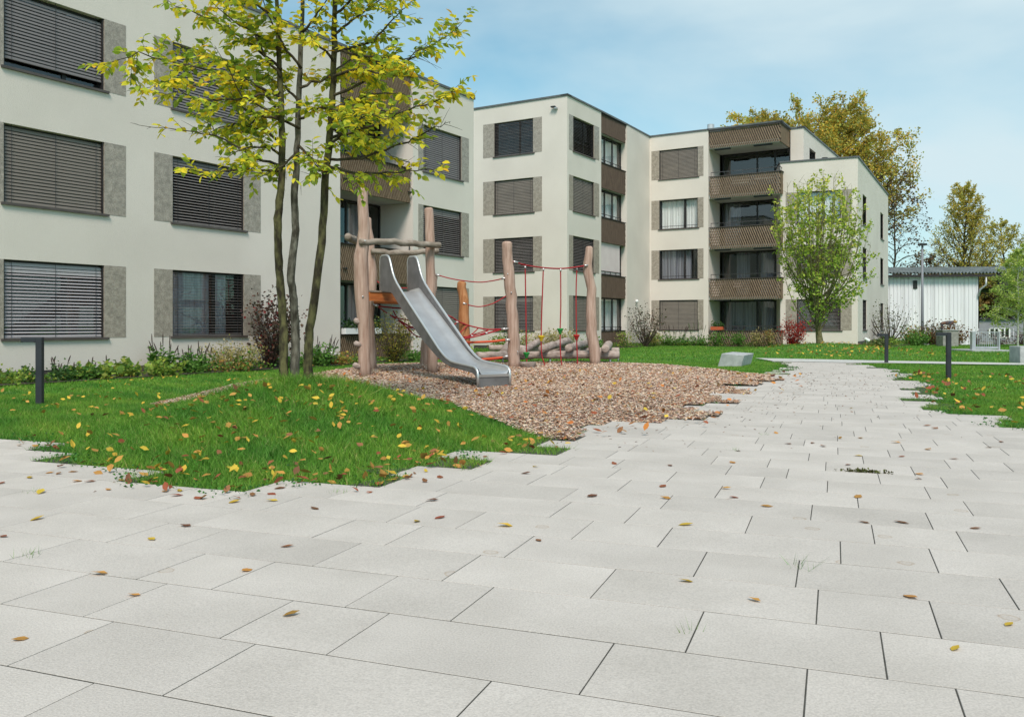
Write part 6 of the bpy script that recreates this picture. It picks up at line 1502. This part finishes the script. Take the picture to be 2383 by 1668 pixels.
for i, (x, y, H_, lb) in enumerate(((26.75, 45.5, 5.5, 'thin white-stemmed birch at the right frame edge, the left one of the two'), (27.7, 46.5, 5.9, 'thin white-stemmed birch half cut off by the right frame edge'))):
    tree('birch_tree', (x, y, -0.2), H_, lambda t: 1.55 * max(0.05, math.sin(math.pi * min(1, t * 0.75 + 0.18))), 34, lb, group='birches at the right', trunk_r=0.06, z0f=0.15, leafn=24, leaf_s=0.10, cols=[(0.42, 0.53, 0.11), (0.55, 0.62, 0.16), (0.30, 0.40, 0.09)], bark='bark_white', up=0.35, sub=8, spread=0.35, droop=0.3, seed=40 + i)

# ------------------------------------------------------------------ plants in the beds
def shrub(name, base, h, r, n, cols, label, group='plants in the beds', leaf_s=0.08, stems=9, stemm='stem_dark', open_=0.0, tpl=LEAF4, cat='shrub', flat=1.0, bare=0.25, cw=None):
    g_ = np.random.default_rng(abs(hash(label)) % 99991 if False else int(1000 * (base[0] + 50) + 77 * base[1])); b = Vector(base); T = empty(name, base, label, cat, group)
    mb = MB(); PP, DD = [], []
    for k in range(stems):
        a = g_.uniform(0, 6.28); rr = r * math.sqrt(g_.uniform(0.05, 1)); e = b + Vector((math.cos(a) * rr, math.sin(a) * rr, h * (1 - 0.35 * (rr / r) ** 2) * g_.uniform(0.75, 1.05)))
        path = bez(b + Vector((g_.normal(0, 0.05 * r), g_.normal(0, 0.05 * r), -0.03)), e, (math.cos(a) * rr * 0.12, math.sin(a) * rr * 0.12, -0.02), 5)
        mb.tube(path, [max(0.004, 0.010 * h * (1 - 0.8 * i / 5)) for i in range(6)], 4, cap=False)
        m = int(n / stems)
        for _ in range(m):
            t = g_.uniform(bare, 1.03); kk = t * 5; j = min(int(kk), 4); c = path[j].lerp(path[j + 1], min(kk - j, 1.1)); s_ = (0.06 + 0.16 * t) * r + 0.02
            PP.append((c.x + g_.normal(0, s_), c.y + g_.normal(0, s_), max(b.z + 0.01, c.z + g_.normal(0, s_ * 0.7)))); DD.append((g_.normal(0, 0.8), g_.normal(0, 0.8), g_.normal(0.2, 0.5) * flat))
    mb.obj('stems', M[stemm], T)
    P, D = np.array(PP), np.array(DD); n = len(P)
    V, F, C = scatter(tpl, P, D, g_.uniform(0, 6.28, n) * flat, g_.uniform(0.7, 1.3, n) * leaf_s, pick(cols, n, 0.17, cw, g_)); tag(np_mesh('foliage', V, F, M['leaf'], C, parent=T), kind='stuff')
    return T
def spikes(name, base, h, r, ns, cols, label, spike_col='stem_dark', leaf_s=0.09, group='plants in the beds', nl=26):
    g_ = np.random.default_rng(int(977 * (base[0] + 60) + 31 * base[1])); b = Vector(base); T = empty(name, base, label, 'plant', group); mb = MB(); PP, DD = [], []; hb = MB()
    for k in range(ns):
        a = g_.uniform(0, 6.28); rr = r * math.sqrt(g_.uniform(0, 1)); hh = h * g_.uniform(0.62, 1.0); e = b + Vector((math.cos(a) * rr * 1.2, math.sin(a) * rr * 1.2, hh)); s_ = b + Vector((math.cos(a) * rr * 0.6, math.sin(a) * rr * 0.6, 0))
        p = bez(s_, e, (g_.normal(0, 0.03), 0, 0), 5); mb.tube(p, [0.007, 0.006, 0.006, 0.005, 0.004, 0.003], 4, cap=False)
        q = [p[3].lerp(p[4], 0.3), p[4], p[4].lerp(p[5], 0.6), p[5]]; hb.tube(q, [0.006, 0.014, 0.013, 0.005], 5)
        for _ in range(nl):
            t = g_.uniform(0, 0.72) ** 1.2; kk = t * 5; j = min(int(kk), 4); c = p[j].lerp(p[j + 1], kk - j); aa = g_.uniform(0, 6.28); PP.append(tuple(c)); DD.append((math.cos(aa), math.sin(aa), g_.normal(0.25, 0.3)))
    mb.obj('stems', M['stem_green'], T); hb.obj('seed_heads', M[spike_col], T)['kind'] = 'stuff'
    P, D = np.array(PP), np.array(DD); n = len(P); V, F, C = scatter(LEAF4, P, D, g_.normal(0, 0.4, n), g_.uniform(0.6, 1.3, n) * leaf_s, pick(cols, n, 0.17, None, g_)); tag(np_mesh('foliage', V, F, M['leaf'], C, parent=T), kind='stuff')
GR1 = [(0.08, 0.20, 0.035), (0.12, 0.27, 0.045), (0.17, 0.32, 0.06)]; GRY = [(0.26, 0.38, 0.06), (0.38, 0.46, 0.08), (0.15, 0.27, 0.05)]; DKG = [(0.05, 0.12, 0.035), (0.08, 0.17, 0.045)]
BEI = [(0.52, 0.43, 0.20), (0.40, 0.33, 0.12), (0.62, 0.54, 0.30), (0.36, 0.36, 0.11)]; ORG = [(0.46, 0.28, 0.07), (0.27, 0.27, 0.06), (0.38, 0.19, 0.06)]; MAR = [(0.10, 0.05, 0.045), (0.15, 0.085, 0.055), (0.075, 0.065, 0.045), (0.30, 0.045, 0.045)]
B1 = lambda t, o, z=0.0: (*b1p(t, o), z)
# left building, from the left
shrub('low_plant', B1(-4.45, 0.85), 0.30, 0.42, 260, GRY, 'low yellow-green plant at the left frame edge, foot of the left wall', cat='plant', leaf_s=0.085, stems=8, stemm='stem_green')
shrub('low_plant', B1(-3.95, 0.75), 0.30, 0.42, 230, DKG + GRY[:1], 'dark low plant left of the left bollard lamp', cat='plant', leaf_s=0.075, stems=8, stemm='stem_green')
spikes('tall_perennial', B1(-3.26, 0.62), 0.55, 0.26, 7, DKG, 'thin dark seed stalks on the wall just right of the left bollard lamp', nl=34, leaf_s=0.075)
shrub('low_plant', B1(-3.30, 0.75), 0.30, 0.36, 260, DKG, 'dark green clump right of the left bollard lamp', cat='plant', leaf_s=0.07, stems=8, stemm='stem_green')
spikes('tall_perennial', B1(-2.69, 0.60), 0.50, 0.22, 6, GR1, 'second group of dark seed stalks along the left wall', nl=40, leaf_s=0.08)
shrub('low_plant', B1(-2.85, 0.8), 0.30, 0.42, 280, GR1, 'mid green leafy clump under the second seed stalks', cat='plant', leaf_s=0.085, stems=9, stemm='stem_green')
for t_, lb in ((-2.45, 'light green plant with round leaves, left one of the pair under the blank wall'), (-1.75, 'light green plant with round leaves, right one of the pair under the blank wall')):
    shrub('hosta', B1(t_, 0.80), 0.34, 0.50, 230, GRY, lb, cat='plant', leaf_s=0.14, stems=10, stemm='stem_green', flat=0.5)
spikes('small_perennial', B1(-2.05, 0.45), 0.52, 0.12, 2, GR1, 'single thin stalk with a few leaves before the blank wall', nl=9, leaf_s=0.1)
spikes('tall_perennial', B1(-0.62, 0.62), 1.05, 0.36, 9, GR1, 'tallest plant with dark spikes under the left end of the second window', nl=60, leaf_s=0.12)
shrub('low_plant', B1(-0.85, 0.9), 0.36, 0.42, 280, GRY, 'yellowish leaves at the foot of the tallest spikes', cat='plant', leaf_s=0.11, stems=9, stemm='stem_green')
spikes('tall_perennial', B1(-0.05, 0.62), 0.85, 0.20, 3, DKG, 'lone dark spike right of the tallest spikes', nl=50, leaf_s=0.10)
shrub('leafy_plant', B1(0.2, 0.78), 0.48, 0.50, 420, GR1, 'bushy green plant in the middle under the second window', cat='plant', leaf_s=0.09, stems=12, stemm='stem_green')
spikes('tall_perennial', B1(0.5, 0.55), 0.82, 0.45, 14, GR1, 'cluster of many thin seed stalks under the second window', nl=24, leaf_s=0.08)
shrub('astilbe', B1(1.2, 0.62), 0.82, 0.55, 750, BEI, 'feathery beige plant, left one of two beside the dark red shrub', cat='plant', leaf_s=0.06, stems=22, stemm='stem_green', bare=0.35)
shrub('astilbe', B1(1.75, 0.78), 0.85, 0.55, 700, BEI, 'feathery beige plant right against the dark red shrub', cat='plant', leaf_s=0.06, stems=22, stemm='stem_green', bare=0.3)
shrub('low_plant', B1(1.2, 1.0), 0.34, 0.6, 330, ORG + GR1, 'orange-tinged low plant before the beige plants', cat='plant', leaf_s=0.08, stems=10, stemm='stem_green')
shrub('dark_shrub', B1(2.75, 0.62), 2.15, 0.80, 1900, MAR, 'tall dark red-leaved shrub at the wall just left of the tree trunks', leaf_s=0.095, stems=26, bare=0.18, cw=[3, 4, 3.5, 0.5])
shrub('low_plant', B1(3.3, 0.95), 0.34, 0.5, 260, GR1, 'green low plant between the tree trunks', cat='plant', leaf_s=0.09, stems=9, stemm='stem_green')
spikes('tall_perennial', B1(4.75, 0.58), 0.95, 0.50, 16, GR1, 'green plant with thin seed stalks just right of the tree trunks', nl=42, leaf_s=0.095)
shrub('leafy_plant', B1(4.5, 0.8), 0.52, 0.55, 480, GR1, 'bushy green plant right of the tree trunks', cat='plant', leaf_s=0.09, stems=12, stemm='stem_green')
shrub('low_plant', B1(5.25, 0.75), 0.36, 0.42, 260, ORG, 'orange low plant at the wall corner beside the ground balcony', cat='plant', leaf_s=0.08, stems=9, stemm='stem_green')
shrub('low_plant', B1(5.85, 0.8), 0.34, 0.45, 280, GRY + ORG[:1], 'yellow-green low plant before the ground balcony', cat='plant', leaf_s=0.085, stems=9, stemm='stem_green')
shrub('yellow_shrub', B1(7.55, 1.1), 1.65, 0.72, 2300, [(0.20, 0.20, 0.04), (0.30, 0.26, 0.05), (0.13, 0.15, 0.035), (0.38, 0.30, 0.05)], 'bushy yellow-green shrub behind the slide tower', leaf_s=0.062, stems=44, stemm='stem_dark', bare=0.05)
shrub('low_plant', B1(9.1, 0.8), 0.36, 0.5, 300, GR1, 'green low plant right of the yellow-green shrub', cat='plant', leaf_s=0.09, stems=9, stemm='stem_green')
shrub('low_plant', B1(11.0, 0.75), 0.40, 0.5, 280, GR1, 'green low plant behind the slide', cat='plant', leaf_s=0.09, stems=9, stemm='stem_green')
shrub('low_plant', B1(12.2, 0.7), 0.5, 0.55, 300, GRY, 'yellow-green plant near the end of the left building', cat='plant', leaf_s=0.09, stems=9, stemm='stem_green')
MP = lambda x, y, z=0.0: (*mp_(x, y), z)
shrub('low_plant', MP(-3.3, -0.9), 0.75, 0.6, 420, GRY, 'yellow-green plant left of the leaning rope post, foot of the middle building', cat='plant', leaf_s=0.09, stems=12, stemm='stem_green')
spikes('tall_perennial', MP(-3.0, -0.5), 1.9, 0.25, 5, DKG, 'tall thin plant before the left tile panel of the middle building', nl=70, leaf_s=0.10)
shrub('hydrangea', MP(-2.3, -0.6), 0.95, 0.6, 480, BEI + GRY, 'beige flowering plant behind the leaning rope post', cat='plant', leaf_s=0.085, stems=14, stemm='stem_green')
for k, x in enumerate((-1.1, -0.35, 0.30)):
    shrub('hydrangea', MP(x, -0.36), 1.02, 0.48, 460, BEI, ('beige-yellow plant behind the log bridge, left of three', 'beige-yellow plant behind the log bridge, middle of three', 'beige-yellow plant at the building corner behind the log bridge')[k], cat='plant', leaf_s=0.085, stems=14, stemm='stem_green', bare=0.3)
shrub('low_plant', MP(0.7, 1.6), 0.5, 0.6, 320, GR1, 'green plant round the corner of the middle building', cat='plant', leaf_s=0.1, stems=10, stemm='stem_green')
shrub('hydrangea', MP(0.75, 5.2), 0.95, 0.55, 420, BEI + GRY, 'yellowish plant before the narrow dark bay', cat='plant', leaf_s=0.09, stems=12, stemm='stem_green')
shrub('open_shrub', MP(0.95, 7.4), 2.5, 1.0, 760, [(0.06, 0.075, 0.03), (0.09, 0.09, 0.04), (0.12, 0.07, 0.04)], 'tall open dark shrub beside the narrow dark bay', leaf_s=0.095, stems=26, bare=0.25)
shrub('hydrangea', MP(1.0, 8.8), 0.85, 0.55, 420, BEI + GRY, 'yellowish plant right of the open dark shrub', cat='plant', leaf_s=0.09, stems=12, stemm='stem_green')
for k, x in enumerate((0.3, 1.3, 2.3, 3.1)):
    shrub('leafy_plant', MP(x, 10.1), 0.62 - 0.06 * k, 0.62, 420, GR1, ('green bed plant in the inner corner of the middle building', 'green bed plant left under the closed ground window', 'green bed plant under the middle of the closed ground window', 'green bed plant right under the closed ground window')[k], cat='plant', leaf_s=0.10, stems=12, stemm='stem_green')
spikes('tall_perennial', MP(1.6, 10.2), 1.3, 0.9, 20, GR1, 'row of thin seed stalks under the closed ground window', nl=16, leaf_s=0.1)
spikes('small_perennial', MP(3.0, 10.2), 1.45, 0.5, 8, DKG, 'thin dark-leaved stalks left of the ground lattice balcony', nl=16, leaf_s=0.1, spike_col='stem_green')
shrub('leafy_plant', MP(4.15, 10.05), 0.85, 0.55, 480, GR1, 'round green bush before the lattice balcony, left one', leaf_s=0.1, stems=12, stemm='stem_green')
shrub('leafy_plant', MP(5.35, 10.05), 0.80, 0.55, 480, GR1, 'round green bush before the lattice balcony, right one', leaf_s=0.1, stems=12, stemm='stem_green')
shrub('hydrangea', MP(6.35, 10.1), 1.0, 0.42, 380, BEI, 'beige plant before the right part of the lattice balcony', cat='plant', leaf_s=0.085, stems=12, stemm='stem_green', bare=0.3)
shrub('hydrangea', MP(7.05, 10.1), 1.05, 0.42, 380, BEI + ORG, 'ochre plant at the right end of the lattice balcony', cat='plant', leaf_s=0.085, stems=12, stemm='stem_green', bare=0.3)
shrub('red_maple', (14.35, 44.0, 0.05), 1.62, 0.74, 1500, [(0.62, 0.06, 0.05), (0.75, 0.11, 0.06), (0.45, 0.04, 0.045)], 'small bright red maple bush beside the mound', leaf_s=0.085, stems=30, bare=0.12)
# right of the right building
p = C4 + D4S * 2.2 + D4F * 0.8
shrub('hosta', (p[0], p[1], 0.0), 0.36, 0.6, 300, [(0.18, 0.22, 0.08), (0.26, 0.28, 0.12), (0.10, 0.15, 0.04)], 'pale low hosta clump at the corner of the right building', cat='plant', leaf_s=0.16, stems=10, stemm='stem_green', flat=0.5)
p = C4 + D4S * 4.2 + D4F * 1.1
shrub('hosta', (p[0], p[1], 0.0), 0.45, 0.7, 300, GR1 + GRY, 'green low clump behind the bollard lamp by the right building', cat='plant', leaf_s=0.14, stems=10, stemm='stem_green')
p = C4 + D4S * 6.2 + D4F * 0.9
shrub('arching_shrub', (p[0], p[1], 0.0), 2.6, 1.55, 520, [(0.08, 0.09, 0.03), (0.12, 0.13, 0.04)], 'tall arching shrub with thin twigs beside the side wall of the right building', leaf_s=0.10, stems=30, bare=0.45)
for k, (s_, o_, h_, r_, c, lb) in enumerate(((7.0, 2.2, 1.25, 0.8, GR1 + ORG, 'green and rust-coloured shrub right of the bollard lamp'), (8.6, 3.0, 1.45, 0.9, [(0.22, 0.09, 0.04), (0.16, 0.10, 0.04), (0.10, 0.11, 0.04)], 'rust-coloured grassy shrub before the shed, left one'),
                                             (9.6, 4.2, 1.35, 0.9, [(0.25, 0.12, 0.04), (0.18, 0.13, 0.04)], 'rust-coloured grassy shrub before the shed, right one'), (5.6, 2.4, 0.7, 0.8, GR1, 'green plant at the lawn edge before the rust-coloured shrubs'))):
    p = C4 + D4S * s_ + D4F * o_; shrub('rusty_shrub', (p[0], p[1], 0.0), h_, r_, 900, c, lb, leaf_s=0.11, stems=34, bare=0.1)
for k, x in enumerate((25.4, 26.6, 27.8, 29.0, 30.4, 31.8, 33.2)):
    shrub('hedge_plant', (x, 54.0 - 0.05 * k, -0.25), 1.15, 0.55, 330, [(0.12, 0.05, 0.05), (0.20, 0.08, 0.07), (0.10, 0.10, 0.05), (0.25, 0.2, 0.17)], 'reddish hedge plant, one of the row in front of the wire fence', 'hedge plants by the wire fence', leaf_s=0.12, stems=16, bare=0.15)

GC = []
for bd in BEDS:
    lo, hi = bd.min(0), bd.max(0); P = sample(int(900 * (hi - lo).prod() / 4), lo[0], hi[0], lo[1], hi[1]); P = P[inside(P, bd) & in_view(P, 0.64)]
    q = np.sin(P[:, 0] * 2.9 + 1.1) * np.sin(P[:, 1] * 2.3) + 0.5 * np.sin(P[:, 0] * 7 + P[:, 1] * 5); P = P[(q > -0.35) & (rng.random(len(P)) < 0.8)]; GC.append(P)
P = np.vstack(GC); k = len(P); D = rng.normal(0, 1, (k, 3)); D[:, 2] = np.abs(D[:, 2]) * 0.35
q = (0.5 + 0.5 * np.sin(P[:, 0] * 1.3) * np.sin(P[:, 1] * 1.7 + 0.6))
V, F, C = scatter(LEAF4, np.column_stack([P, rng.uniform(0.01, 0.20, k) * (0.4 + q)]), D, rng.normal(0, 0.6, k), rng.uniform(0.05, 0.12, k), pick(GR1 + GRY + ORG[:2], k, 0.18, [4, 3, 2, 1.5, 1, 2, 0.5, 0.8]))
tag(np_mesh('ground_cover', V, F, M['leaf'], C), kind='stuff')
